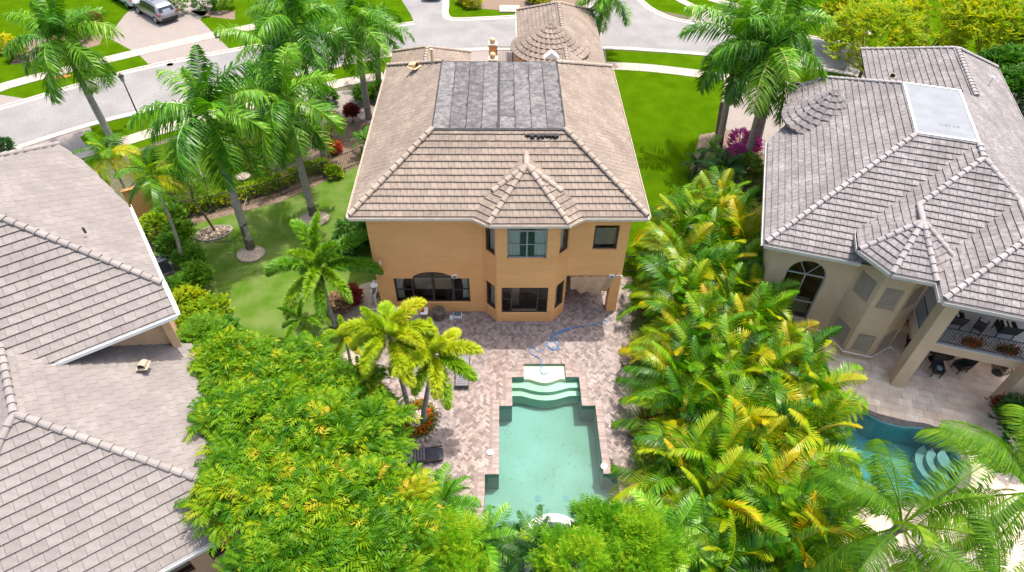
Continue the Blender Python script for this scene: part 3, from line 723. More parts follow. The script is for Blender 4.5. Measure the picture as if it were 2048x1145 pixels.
for a, c in (((x0,y0,E),(-1.93,y0,E)), ((-1.93,y0,E),(-1.22,-1.06,E)), ((-1.22,-1.06,E),(2.28,-1.06,E)), ((2.28,-1.06,E),(2.98,y0,E)), ((2.98,y0,E),(x1,y0,E)), ((x1,y0,E),(x1,y1,E)), ((x0,y1,E),(x0,y0,E))):
    gutter(H, a, c, M_trim, wdt=.12, h=.13)
soffit = MB(); soffit.prism([(x0+.03,y0+.02),(-1.9,y0+.02),(-1.2,-1.02),(2.26,-1.02),(2.96,y0+.02),(x1-.03,y0+.02),(x1-.03,y1),(x0+.03,y1)], 6.52, 6.62); soffit.obj('soffit', M_stucco, H)
XL, XR = -6.87, 5.28
arc = [(-5.18+XL*0+6.87, 2.43)]
# left wall with the arched window (s measured from x=XL)
def sx(x): return x-XL
aw = [(sx(-6.05),.68),(sx(-2.28),.68),(sx(-2.28),2.43),(sx(-3.14),2.43)]+[(sx(-4.12)+.98*cos(t*pi/12), 2.43+.44*sin(t*pi/12)) for t in range(1, 12)]+[(sx(-5.10),2.43),(sx(-6.05),2.43)]
HL = (XL, 0); HLe = (-1.58, 0)
wall(H, HL, HLe, 0, 6.55, [aw], M_stucco)
wf = window(H, HL, HLe, aw, [(sx(-5.16),.70,sx(-5.16),2.43,.07),(sx(-4.14),.70,sx(-4.14),2.42,.08),(sx(-3.12),.70,sx(-3.12),2.43,.07),(sx(-5.16),2.43,sx(-3.12),2.43,.09),(sx(-6.03),1.55,sx(-5.18),1.55,.045),(sx(-3.10),1.55,sx(-2.30),1.55,.045)], M_bronze, dep=.12,
    back=[(R4(sx(-5.08),1.35,sx(-4.20),2.36), M_curtb, .22, 'blind'), (R4(sx(-4.08),1.35,sx(-3.2),2.36), M_curtb, .22, 'blind')])
curtain(wf, HL, HLe, sx(-6.0), sx(-5.55), .7, 2.38, .34, M_curt, tie=.35); curtain(wf, HL, HLe, sx(-2.3), sx(-2.75), .7, 2.38, .34, M_curt, tie=.25)
# bay (three faces)
B0, B1, B2, B3 = (-1.58,0), (-.91,-.705), (1.89,-.705), (2.55,0)
Ls = (Vector(B1)-Vector(B0)).length
lowS = R4(.17,.72,Ls-.13,2.46); upS = R4(.20,4.48,Ls-.12,6.20)
for P_, Q_ in ((B0, B1), (B2, B3)):
    wall(H, P_, Q_, 0, 6.55, [lowS, upS], M_stucco)
    for lp in (lowS, upS):
        wo = window(H, P_, Q_, lp, [], M_bronze, dep=.09)
        curtain(wo, P_, Q_, lp[0][0]+.05, lp[1][0]-.05, lp[0][1], lp[2][1], .28, M_curt, tie=.3 if lp is lowS else 0)
def bx(x): return x+.91
loF = R4(bx(-.68),.64,bx(1.62),2.48); upF = R4(bx(-.42),4.40,bx(1.43),6.34)
wall(H, B1, B2, 0, 6.55, [loF, upF], M_stucco)
wo = window(H, B1, B2, loF, [(bx(-.19),.66,bx(-.19),2.46,.06),(bx(1.12),.66,bx(1.12),2.46,.06),(bx(-.66),1.62,bx(-.21),1.62,.045),(bx(1.14),1.62,bx(1.60),1.62,.045)], M_bronze, dep=.10,
    back=[(R4(bx(-.14),.68,bx(1.08),.84), mat('wood_sill', (.45,.33,.22), (.5,.4,.28), 5), .02, 'threshold')])
curtain(wo, B1, B2, bx(-.16), bx(.22), .7, 2.1, .5, M_curtb, tie=0)
wo = window(H, B1, B2, upF, [(bx(-.40),6.03,bx(1.41),6.03,.07),(bx(.50),4.42,bx(.50),6.0,.07),(bx(-.40),5.22,bx(1.41),5.22,.035)], M_greyframe, dep=.10)
curtain(wo, B1, B2, bx(-.40), bx(.18), 4.4, 6.3, .22, M_curt); curtain(wo, B1, B2, bx(.85), bx(1.42), 4.4, 6.3, .22, M_curt)
# right part: upper wall, lanai opening, corner pier
def s3(x): return x-2.55
upR = R4(s3(3.65),4.33,s3(4.80),5.84)
wall(H, B3, (XR, 0), 2.62, 6.55, [upR], M_stucco)
wo = window(H, B3, (XR, 0), upR, [], M_bronze, dep=.12, fw=.07, back=[(R4(s3(3.7),4.48,s3(4.76),5.50), M_curtb, .12, 'blind')])
b = MB(); b.box(4.78, 0.001, 0, 5.28, .5, 2.62); b.obj('corner_pier', M_stucco, H)
b = MB(); b.box(2.55, .21, 2.50, 5.07, 2.58, 2.60); b.obj('lanai_ceiling', M_stucco, H)
wall(H, (2.55, 0.2), (2.55, 2.6), 0, 2.49, [], M_stucco); wall(H, (2.55, 2.6), (5.08, 2.6), 0, 6.5, [], M_stucco)
wall(H, (5.28, 0.2), (5.28, y1-.6), 2.62, 6.55, [], M_stucco); wall(H, (5.28, 2.6), (5.28, y1-.6), 0, 2.62, [], M_stucco)
wall(H, (XL, y1-.6), (XL, .2), 0, 6.55, [], M_stucco); wall(H, (5.08, y1-.6), (XL+.2, y1-.6), 0, 6.55, [], M_stucco)
# interior floors seen through the glass
b = MB(); b.box(XL+.2, .21, .02, 2.3, 4.5, .05); b.box(-.8,-.5,.02,1.8,.209,.05); b.obj('floor', M_wood, H)
b = MB(); b.box(XL+.2, .25, 3.0, 5.0, 4.5, 3.1); b.obj('floor', mat('carpet', (.35,.32,.28), (.42,.39,.34), 8), H)
b = MB(); b.box(XL+.2, 4.5, .05, 5.0, 4.6, 6.5); b.obj('inner_wall', mat('room_wall', (.50,.42,.32), (.56,.47,.36), 2), H)
b = MB(); b.box(-5.2, .9, .05, -3.4, 1.7, .75); b.box(-5.2, 1.6, .05, -3.4, 1.8, 1.1); b.obj('sofa', M_dark, H)
# front wings: garage hip roof, round tower roof, porch roof
r = Roof(H, T_main, row=.34, tw=.33, stag=0)
def hiproof(r, a0, a1, b0, b1, z, p, near=True):
    "hip roof, ridge along y"
    hw = (a1-a0)/2; zm = z+p*hw; m = (a0+a1)/2
    if near: r.slope([(a0,b0,z),(a1,b0,z),(m,b0+hw,zm)]); lo = b0+hw
    else: lo = b0
    r.slope([(a1,b0,z),(a1,b1,z),(m,b1-hw,zm),(m,lo,zm)]); r.slope([(a0,b1,z),(a0,b0,z),(m,lo,zm),(m,b1-hw,zm)]); r.slope([(a1,b1,z),(a0,b1,z),(m,b1-hw,zm)])
    r.cap((m,lo,zm),(m,b1-hw,zm)); r.cap((a0,b1,z+.02),(m,b1-hw,zm)); r.cap((a1,b1,z+.02),(m,b1-hw,zm))
hiproof(r, .56, 6.75, 13.0, 30.4, 3.3, .6, near=False)
hiproof(r, -8.6, -2.95, 13.0, 22.8, 3.3, .6, near=False)
r.finish(0)
wall(H, (1.0, 30), (1.0, 13.2), 0, 3.3, [], M_stucco); wall(H, (6.35, 13.2), (6.35, 30), 0, 3.3, [], M_stucco); wall(H, (6.35, 30), (1.0, 30), 0, 3.3, [], M_stucco)
wall(H, (-8.2, 22.4), (-8.2, 13.2), 0, 3.3, [], M_stucco); wall(H, (-3.35, 13.2), (-3.35, 22.4), 0, 3.3, [], M_stucco); wall(H, (-3.35, 22.4), (-8.2, 22.4), 0, 3.3, [], M_stucco)
gutter(H, (.56,30.4,3.3), (.56,13.5,3.3), M_trim)
def cone_roof(parent, cx, cy, zr, za, R, mats, rows=9, nt_=34, limit=200):
    rf = link('tower_roof', None, parent); sl = R/cos(atan2(za-zr, R)); dz = za-zr
    b = MB(); n = 32; b.add([(cx+R*cos(2*pi*k/n), cy+R*sin(2*pi*k/n), zr) for k in range(n)]+[(cx,cy,za)], [(k, (k+1) % n, n) for k in range(n)]+[tuple(range(n))[::-1]], .5); b.obj('roof_deck', mats[3], rf)
    for i in range(rows):
        t0, t1 = i/rows, min(1, (i+1.12)/rows); ra, rb_ = R*(1-t0)+.03, R*(1-t1); m = max(6, int(nt_*(1-t0*.9)))
        nn = 5; off = random.random()*.3
        for k in range(m):
            a0_, a1_ = 2*pi*(k+off)/m, 2*pi*(k+off+.97)/m; vs = []
            for rr_, zz, am in ((ra, zr+dz*t0, 1), (rb_, zr+dz*t1, .55)):
                for j in range(nn):
                    a = a0_+(a1_-a0_)*j/(nn-1); hgt = (.03+.075*sin(pi*j/(nn-1)))*am+(.025 if am == 1 else 0); vs.append((rr_*cos(a)+cx, rr_*sin(a)+cy, zz+hgt))
            for j in range(nn): 
                a = a0_+(a1_-a0_)*j/(nn-1); vs.append((ra*cos(a)+cx, ra*sin(a)+cy, zr+dz*t0-.01))
            bb = MB(); bb.add(vs, [(j, j+1, nn+j+1, nn+j) for j in range(nn-1)]+[(2*nn+j, 2*nn+j+1, j+1, j) for j in range(nn-1)])
            bb.obj('roof_tile', mats[0], rf)
cone_roof(H, 2.75, 21.1, 4.5, 6.15, 2.78, T_main, rows=8, nt_=40)
b = MB(); b.cyl((2.75,21.1,0), (2.75,21.1,4.48), 2.45, 2.45, 32); b.obj('tower_wall', M_stucco, H)
b = MB(); p = G(1103, 118, 5.2); b.add([(-.5,0,0),(.5,0,0),(0,0,.42),(-.5,.5,0),(.5,.5,0),(0,.5,.42)], [(0,1,2),(0,2,5,3),(1,4,5,2)], .5); o = b.obj('flashing', M_white, H); o.location = p

# ------------------------------------------------------------------ left neighbour
Q = (-14.05, -4.76, 0); HLm = thing('rose_roof_house', 'neighbouring house at the left edge with pinkish grey tile roofs', 'house', Q, radians(34))
r = Roof(HLm, T_left, row=.38, tw=.42, stag=.5, lift=.08, gap=.005)
p_ = .6; E = 6.8
def zE(u): return E-p_*u
r.slope([(0,0,E),(0,6.0,E),(-.9,9.6,zE(-.9)),(-1.6,11.2,zE(-1.6)),(-6,6.8,zE(-6)),(-6,6,zE(-6))], single=False)      # east slope
r.slope([(0,0,E),(-6,6,E+3.6),(-12,6,E+3.6),(-12,-1.13,E-.68),(.0,-1.13,E-.68)], single=True)                    # slope towards the pool side
r.slope([(-6,6,E+3.6),(-6,6.8,E+3.6),(-12,12.8,E),(-12,6,E+3.6)])
r.cap((0,.02,E+.03),(-6,6.0,E+3.63)); r.cap((-1.6,11.2,zE(-1.6)),(-6,6.8,zE(-6)))
la = (-5.55,-3.5,6.75); le = 3.3; cx_ = .25; cy_ = -9.3
zl = lambda u: le+(cx_-u)*(6.75-le)/(cx_+5.55)
zs = lambda v: le+(v-cy_)*(6.75-le)/(la[1]-cy_)
r.slope([(cx_,cy_,le),(cx_,-.45,le),(-.3,-.3,zl(-.3)),(-5.6,-.3,6.75),(-5.6,1.0,6.76),la], single=False)
r.slope([(cx_,cy_,le),la,(-11.4,cy_,le)], single=True)
r.slope([la,(-5.6,1.0,6.75),(-11.4,1.0,le),(-11.4,cy_,le)])
r.cap((cx_-.05,cy_+.05,le+.04),la); r.cap((-11.35,cy_+.05,le+.04),la); r.cap(la,(-5.6,1.0,6.75))
r.finish()
gl = lambda a, c: gutter(HLm, a, c, M_white, wdt=.13, h=.14)
gl((0,0.05,E),(0,6.0,E)); gl((-11.5,-1.13,E-.68),(.0,-1.13,E-.68)); gl((.0,-1.13,E-.68),(.02,0.02,E)); gl((-11.4,cy_,le),(cx_,cy_,le)); gl((cx_,cy_,le),(cx_,-.45,le))
wall(HLm, (-8,-.3), (-.45,-.3), 2.5, 6.2, [], M_stuccoL); wall(HLm, (-.45,-.1), (-.45,6), 0, 6.7, [], M_stuccoL)
b = MB(); b.box(-.7, -.55, 3.3, -.4, -.32, 6.0); b.obj('corner_trim', M_stuccoL, HLm)
wall(HLm, (-.5,cy_+.95), (-.5,-.4), 0, 3.2, [], M_stuccoL)
lf = [R4(6.0,.9,8.0,2.5), R4(8.6,.9,10.2,2.5)]
wall(HLm, (-11,cy_+.7), (-.5,cy_+.7), 0, 3.2, lf, M_stuccoL)
for lp in lf: window(HLm, (-11,cy_+.7), (-.5,cy_+.7), lp, [((lp[0][0]+lp[1][0])/2,.9,(lp[0][0]+lp[1][0])/2,2.5,.05)], M_bronze, back=[(R4(lp[0][0]+.1,1,lp[1][0]-.1,2.4), M_curtb, .2, 'blind')])
b = MB(); b.box(-11,-8.5,.05,-.6,-.5,.1); b.obj('floor', M_wood, HLm)
for px, py, z in ((286,733,4.9),): 
    M = HLm.matrix_basis.inverted(); roof_vent(HLm, M @ G(px,py,z), mat('vent_rose', (.36,.27,.21), (.42,.33,.26), 4), radians(-30), 1.0)
M = HLm.matrix_basis.inverted(); p = M @ G(169,462,8.2); b = MB(); b.cyl((0,0,-.1),(0,0,.16),.05); o = b.obj('vent_pipe', M_bronze, HLm); o.location = p
b = MB(); b.box(0,0,0,1.5,.2,2.0); b.box(-.05,-.03,2.0,1.55,.23,2.08)
yw = b.obj('yard_wall', M_stucco, None); tag(yw, 'short ochre yard wall beside the rose roofed house under palm fronds', 'wall'); q = G(272,440); yw.location = q; yw.rotation_euler = (0,0,radians(30))

# ------------------------------------------------------------------ right neighbour
HR = thing('grey_roof_house', 'neighbouring two storey grey tiled house with balcony and white flat roof', 'house', (11.23, -1.07, 0), radians(-17.3))
r = Roof(HR, T_right, row=.31, tw=.30, stag=0)
E = 5.7; p_ = .604; Zf = 9.1
def WZ(u): return E+p_*u
r.slope([(0,0,E),(5.63,5.63,Zf),(5.63,10.5,Zf),(4.1,12.2,WZ(4.1)),(2.6,13.9,WZ(2.6)),(.9,13.9,WZ(.9)),(.75,9.9,WZ(.75)),(0,8.9,E)])
r.slope([(0,0,E),(5.2,0,E),(5.2,2.6,E+p_*2.6),(8.18,5.63,Zf),(5.63,5.63,Zf)], single=True)
u2 = 3.73; E2 = 6.45; P2 = (8.18,4.37,Zf); P3 = (5.85,2.04,7.69); P4 = (9.7,2.85,8.20); P5 = (9.72,.60,8.22)
w2 = lambda u: Zf-p_*(8.18-u)
r.slope([(u2,1.55,w2(u2)),(u2,-.1,w2(u2)),(5.85,.7,w2(5.85)-.02),P3,P2,(8.18,5.6,Zf),(5.63,3.2,w2(5.63))])
r.slope([P3,P2,P4,(6.9,0,6.45+p_*.15),(6.0,.5,Zf-p_*3.87)], single=True)
u3 = 6.73; v3 = -2.37; w3 = lambda u: E2+p_*(u-u3)
r.slope([(u3,v3,E2),(P5[0],P5[1],w3(P5[0])),(P4[0],P4[1],w3(P4[0])),(6.75,.3,w3(6.75))])
r.slope([(u3,v3,E2),(12.65,v3,E2),P5], single=True)
r.slope([(8.18,10.5,Zf),(8.18,4.37,Zf),P4,P5,(12.65,v3,E2),(13.85,-1.2,E),(13.85,22.0,E),(9.8,18.2,8.13),(9.75,12.1,8.15)])
r.slope([(5.63,10.5,Zf),(8.18,10.5,Zf),(9.75,12.1,8.12),(5.7,16.1,E),(4.1,12.2,8.15)])
r.slope([(5.7,22.2,E),(5.7,15.9,E),(9.75,12.1,8.14),(9.8,18.2,8.15)])
r.slope([(13.85,22.2,E),(5.7,22.2,E),(9.8,18.2,8.15)])
r.slope([(.9,13.9,WZ(.9)),(2.6,13.9,WZ(2.6)),(4.1,12.2,WZ(4.1)),(5.63,16,5.5),(1,16,5.5)])
# bay tower roof
tc = (5.78,.7,7.85); oc = [(4.95,-1.30),(6.61,-1.30),(7.78,-.13),(7.78,1.53),(3.78,1.53),(3.78,-.13)]
oc3 = [(x, y, E2) for x, y in oc]
r.slope([oc3[0],oc3[1],tc], single=True); r.slope([oc3[1],oc3[2],tc]); r.slope([oc3[5],oc3[0],tc], single=True); r.slope([oc3[2],oc3[3],tc]); r.slope([oc3[4],oc3[5],tc])
for a, c in (((.05,.05,E+.05),(5.63,5.63,Zf)), (P3,P2), (P2,P4), (P4,P5), ((u3+.03,v3+.03,E2+.04),P5), ((12.6,v3+.03,E2+.04),P5), (P2,(8.18,5.6,Zf)), (P3,tc), (oc3[0],tc), (oc3[1],tc), (oc3[5],tc), (oc3[2],tc),
             ((4.1,12.2,WZ(4.1)),(5.63,10.5,Zf)), ((2.6,13.9,WZ(2.6)),(4.1,12.2,WZ(4.1))), ((.9,13.9,WZ(.9)),(2.6,13.9,WZ(2.6))), ((9.75,12.3,8.15),(9.8,18.2,8.15)), ((5.7,22.2,E),(9.8,18.2,8.15)), ((13.85,22.2,E),(9.8,18.2,8.15))): r.cap(a, c, .36, .11)
r.finish()
b = MB(); b.box(5.60,5.62,Zf-.06,8.21,10.52,Zf+.05); fl = b.obj('flat_roof', M_whiteflat, HR)
b = MB()
for s_ in ((5.56,5.58,5.66,10.56),(8.15,5.58,8.25,10.56),(5.56,5.58,8.25,5.68),(5.56,10.48,8.25,10.56)): b.box(s_[0],s_[1],Zf-.05,s_[2],s_[3],Zf+.085+.002*random.random())
b.obj('parapet_edge', M_white, fl)
b = MB()
for _ in range(22): x, y = random.gauss(7.2,.3), random.gauss(6.7,.06); b.box(x, y, Zf+.051, x+random.uniform(.02,.08), y+random.uniform(.01,.03), Zf+.054)
b.obj('debris', M_black, fl)
gr = lambda a, c: gutter(HR, a, c, M_gutterR, wdt=.14, h=.16)
for a, c in (((0,8.9,E),(0,0,E)), ((0,0,E),(4.1,0,E)), ((3.78,1.4,E2),(3.78,-.13,E2)), (oc3[5],oc3[0]), (oc3[0],oc3[1]), (oc3[1],(6.73,-1.2,E2)), ((6.73,-1.2,E2),(u3,v3,E2)), ((u3,v3,E2),(12.65,v3,E2)), ((13.85,-1.2,E),(13.85,22,E))): gr(a, c)
b = MB(); b.prism([(.05,.04),(4.2,.04),(4.2,8.8),(.05,8.8)], E-.2, E-.1); b.obj('soffit', M_gutterR, HR)
b = MB(); b.prism([(4.96,-1.28),(6.72,-1.28),(u3+.03,v3+.04),(12.6,v3+.04),(13,2.6),(3.8,2.6),(3.8,-.12)], E2-.22, E2-.12); b.obj('soffit', M_gutterR, HR)
b = MB(RZ(0)); b.box(4.0,0.35,E-.1,4.2,1.6,E2-.1); b.obj('eave_return', M_stuccoR, HR)
HRo = HR
Mi = HR.matrix_basis.inverted()
for px, py, z in ((1783,351,7.4), (1785,153,7.6), (1962,195,7.4)): roof_vent(HR, Mi @ G(px,py,z), mat('vent_brown', (.22,.17,.13), (.3,.24,.19), 4), radians(-20), .9)
p = Mi @ G(1977,172,7.0); b = MB(); b.cyl((0,0,-.1),(0,0,.5),.035); b.cyl((0,0,.5),(0,0,.56),.10); o = b.obj('vent_pipe', M_white, HR); o.location = p
# round tower roof on the driveway side
def ring_tower(cx, cy, R, zr, za):
    cone_roof(HR, cx, cy, zr, za, R, T_right, rows=8, nt_=30)
    b = MB(); b.cyl((cx,cy,0), (cx,cy,zr-.02), R-.35, R-.35, 28); b.obj('tower_wall', M_stuccoR, HR)
ring_tower(2.62, 10.3, 2.2, 6.55, 8.35)
r2 = MB()
# walls
S0, S1 = (.7,.7), (4.35,.7)
arw = [(1.52,.85),(3.28,.85),(3.28,3.72)]+[(2.40+.88*cos(t*pi/10), 3.72+.90*sin(t*pi/10)) for t in range(1, 10)]+[(1.52,3.72)]
arw = [(x-.7, z) for x, z in arw]
wall(HR, S0, S1, 0, 5.55, [arw], M_stuccoR)
c0 = arw[0][0]; c1 = arw[1][0]
window(HR, S0, S1, arw, [(c0,2.0,c1,2.0,.07),(c0,3.72,c1,3.72,.08),((c0+c1)/2,2.0,(c0+c1)/2,3.72,.06),((c0+c1)/2,3.72,(c0+c1)/2+.45,4.45,.03),((c0+c1)/2,3.72,(c0+c1)/2-.45,4.45,.03)], M_greyframe, back=[(R4(c0+.05,.9,c1-.05,1.95), M_curtb, .35, 'blind')])
wall(HR, (.7,8.4), (.7,.9), 0, 5.55, [R4(1.5,1,3,2.6), R4(4.5,1,6,2.6)], M_stuccoR)
bay = [(4.35,.7),(5.20,-.37),(6.42,-.37),(7.45,.70)]
for k in range(3):
    P_, Q_ = bay[k], bay[k+1]; L = (Vector(Q_)-Vector(P_)).length
    lo_, up_ = R4(.22,.55,L-.22,1.75), R4(.22,3.55,L-.22,4.85)
    wall(HR, P_, Q_, 0, 6.3, [lo_, up_], M_stuccoR)
    for lp in (lo_, up_):
        wo = window(HR, P_, Q_, lp, [], M_stuccoR if k < 2 else M_bronze, dep=.08, fw=.05, back=[(R4(lp[0][0]+.04,lp[0][1]+.04,lp[1][0]-.04,lp[2][1]-.04), M_curtb, .08, 'blind')])
        sl_ = MB(); d = (Vector(Q_)-Vector(P_)).normalized(); nn = Vector((d.y,-d.x)); z = lp[0][1]+.06
        while z < lp[2][1]-.05: frame_bar(sl_, Vector(P_), d, nn, lp[0][0]+.05, z, lp[1][0]-.05, z, .022, .02, .06); z += .055
        sl_.obj('louvre', mat('shutter', (.42,.35,.28), (.5,.42,.34), 4), wo)
b = MB(); pth = [(.7,.62,.42),(4.30,.62,.42),(5.16,-.45,.42),(6.46,-.45,.42),(7.5,.64,.42)]; b.tube([(*p[:2], p[2]) for p in pth], .035, 8); b.obj('white_pipe', M_white, HR)
wall(HR, (7.45,.90), (7.45,2.79), 0, 2.34, [], M_stuccoR); wall(HR, (7.451,.90), (7.451,2.79), 2.96, 6.3, [], M_stuccoR); wall(HR, (7.46,2.6), (14,2.6), 0, 6.3, [R4(.4,.1,2.2,2.1), R4(1,3.2,3,5.2)], M_stuccoR); 
wall(HR, (13.3,2.6), (13.3,20), 0, 5.6, [], M_stuccoR)
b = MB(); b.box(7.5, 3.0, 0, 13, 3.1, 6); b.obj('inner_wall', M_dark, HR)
b = MB(); b.box(.9,1.0,.02,7.2,8,.06); b.obj('floor', M_wood, HR)
# balcony
b = MB(); b.box(7.47, -1.15, 2.35, 13.4, 2.59, 2.9); bal = b.obj('balcony', M_stuccoR, HR)
b = MB(); b.box(7.47, -1.22, 2.88, 13.4, 2.58, 2.95); b.obj('slab_edge', mat('balcony_tile', (.5,.5,.5), (.58,.58,.58), 3), bal)
for k, (x, y) in enumerate(((7.62,-1.2), (12.0,-1.3))):
    b = MB(); b.box(x-.28, y-.42, 0, x+.28, y+.30, 6.28); b.obj('column', M_stuccoR, HR)
def railing(parent, a, c, z0, h, m, step=.11, rb=.012, name='railing'):
    a, c = Vector(a), Vector(c); L = (c-a).length; d = (c-a)/L; rl = MB(); ra = .022
    rl.tube([(a.x,a.y,z0+h),(c.x,c.y,z0+h)], ra, 6); rl.tube([(a.x,a.y,z0+.08),(c.x,c.y,z0+.08)], ra*.8, 6)
    ro = rl.obj(name, m, parent); bal_ = MB(); bal_.tube([(0,0,0),(0,0,h-.08)], rb, 5); me = bal_.mesh('baluster', m)
    n = int(L/step)
    for i in range(n+1): p = a+d*(L*i/n); link('baluster', me, ro, TR((p.x,p.y,z0+.08)))
    return ro
railing(bal, (7.95,-1.12), (13.3,-1.12), 2.95, .95, M_black)
railing(bal, (7.50,-1.0), (7.50,.65), 2.95, .95, M_black)
# ------------------------------------------------------------------ palms
def frond(L, elev, droop, n, ll, lw, sag=.35, fan=0, sweep=.7, seed=0, plume=0, rach=.018, petiole=.12, yel=.0, zig=.25):
    "one pinnate leaf along +X; elev = start angle, droop = bend towards the tip (radians)"
    rnd = random.Random(seed); b = MB(); pts = []; p = Vector((0,0,0)); N = 12; dirs = []
    for i in range(N+1):
        s = i/N; a = elev-droop*(s**1.35); d = Vector((cos(a), 0, sin(a))); dirs.append(d); pts.append(p.copy()); p = p+d*(L/N)
    b.tube(pts, [rach*(1-.8*i/N) for i in range(N+1)], 4, .72, False)
    def at(s):
        f = s*N; i = min(N-1, int(f)); return pts[i].lerp(pts[i+1], f-i), dirs[i].lerp(dirs[i+1], f-i).normalized()
    for i in range(n):
        s = petiole+(1-petiole)*(i+.5)/n; q, d = at(s); prof = (sin(pi*min(1, (s-petiole)/(1-petiole)*.86+.12))**.6)
        l = ll*prof*rnd.uniform(.88, 1.08); up = Vector((0,1,0)).cross(d)*-1
        if up.z < 0: up = -up
        if plume: sides = [rnd.uniform(0, 2*pi) for _ in range(plume)]
        else: sides = [None, None]
        for k, rot in enumerate(sides):
            if rot is None:
                sd = 1 if k else -1; lift = rnd.uniform(-zig, zig)+fan; out = Vector((0, sd, 0))*cos(lift)+up*sin(lift)
            else: out = Vector((0, cos(rot), 0))+up*sin(rot)*.8
            sw = sweep*(.4+.8*s)+rnd.uniform(-.1, .1); dr = (out.normalized()*cos(sw)+d*sin(sw)).normalized()
            tip = q+dr*l; sg = sag*l*rnd.uniform(.7, 1.3); mid = q+dr*l*.52+Vector((0,0,-sg*.25)); tip = tip+Vector((0,0,-sg))
            wv = dr.cross(Vector((0,0,1))); wv = wv.normalized() if wv.length > .05 else d.copy()
            if not plume: wv = (wv*.45+d*.75).normalized()
            wv = wv*lw*.5
            t = min(1, max(0, rnd.gauss(.42+yel+(.07 if s > .8 else 0), .16)))
            b.add([q-wv*.4, q+wv*.4, mid+wv, mid-wv, tip], [(0,1,2,3),(3,2,4)], t)
    return b
def fmesh(key, mt, **kw):
    out = []
    for k in range(len(kw['elevs'])):
        kk = dict(kw); el = kk.pop('elevs')[k]; dd = kk.pop('droops')[k]; out.append(frond(elev=radians(el), droop=radians(dd), seed=k*13+len(key), **kk).mesh('frond', mt))
    return out
ROY = fmesh('royal', L_royal, elevs=[82,62,42,22,0,-25,-50], droops=[25,75,95,95,85,60,35], L=3.6, n=66, ll=1.0, lw=.085, sag=.55, zig=.65, sweep=.5, rach=.04)
FOX = fmesh('foxtail', L_fox, elevs=[75,50,28,5,-20], droops=[60,100,115,95,60], L=2.5, n=130, ll=.36, lw=.036, sag=.10, plume=6, sweep=.55, rach=.025, zig=.2)
FOXY = fmesh('yfoxtail', L_foxy, elevs=[75,50,28,5,-20], droops=[60,95,110,95,60], L=2.0, n=110, ll=.38, lw=.036, sag=.10, plume=6, sweep=.55, rach=.025)
ARE = fmesh('areca', L_areca, elevs=[84,70,55,40,25,10], droops=[60,105,120,115,100,80], L=2.6, n=44, ll=.66, lw=.056, sag=.22, fan=.30, sweep=.62, rach=.022, petiole=.2, zig=.06)
CHR = fmesh('christmas', L_areca, elevs=[80,58,35,12,-12], droops=[60,95,105,95,70], L=2.0, n=40, ll=.62, lw=.06, sag=.35, fan=.2, sweep=.5, rach=.022, petiole=.15, zig=.1)
COC = fmesh('coconut', L_coco, elevs=[72,55,38,18,-2,-22], droops=[50,75,90,90,80,60], L=4.1, n=110, ll=.95, lw=.04, sag=.55, fan=.05, sweep=.45, rach=.045, petiole=.2, zig=.06, yel=.12)
PYG = fmesh('pygmy', L_dark, elevs=[75,55,35,15,-5], droops=[50,75,85,80,70], L=1.5, n=60, ll=.36, lw=.034, sag=.2, fan=.2, sweep=.6, rach=.014, petiole=.12, zig=.15)
PYG2 = fmesh('date', L_royal, elevs=[75,55,35,15,-5], droops=[35,60,75,75,60], L=1.7, n=60, ll=.45, lw=.04, sag=.2, fan=.2, sweep=.6, rach=.016, petiole=.12, zig=.15)
LPAL = {}
def trunk_mb(h, top, r0, r1, bulge=0, n=10, seg=14, curve_=0):
    b = MB(); pts = []; rs = []
    for i in range(seg+1):
        t = i/seg; q = Vector((top[0]*(t**1.1), top[1]*(t**1.1), h*t)); q.x += curve_*sin(pi*t)
        pts.append(q); rs.append((r0+(r1-r0)*t)+bulge*sin(pi*min(1, t*1.05))+(.06*exp(-t*14)))
    b.tube(pts, rs, n, .5); return b
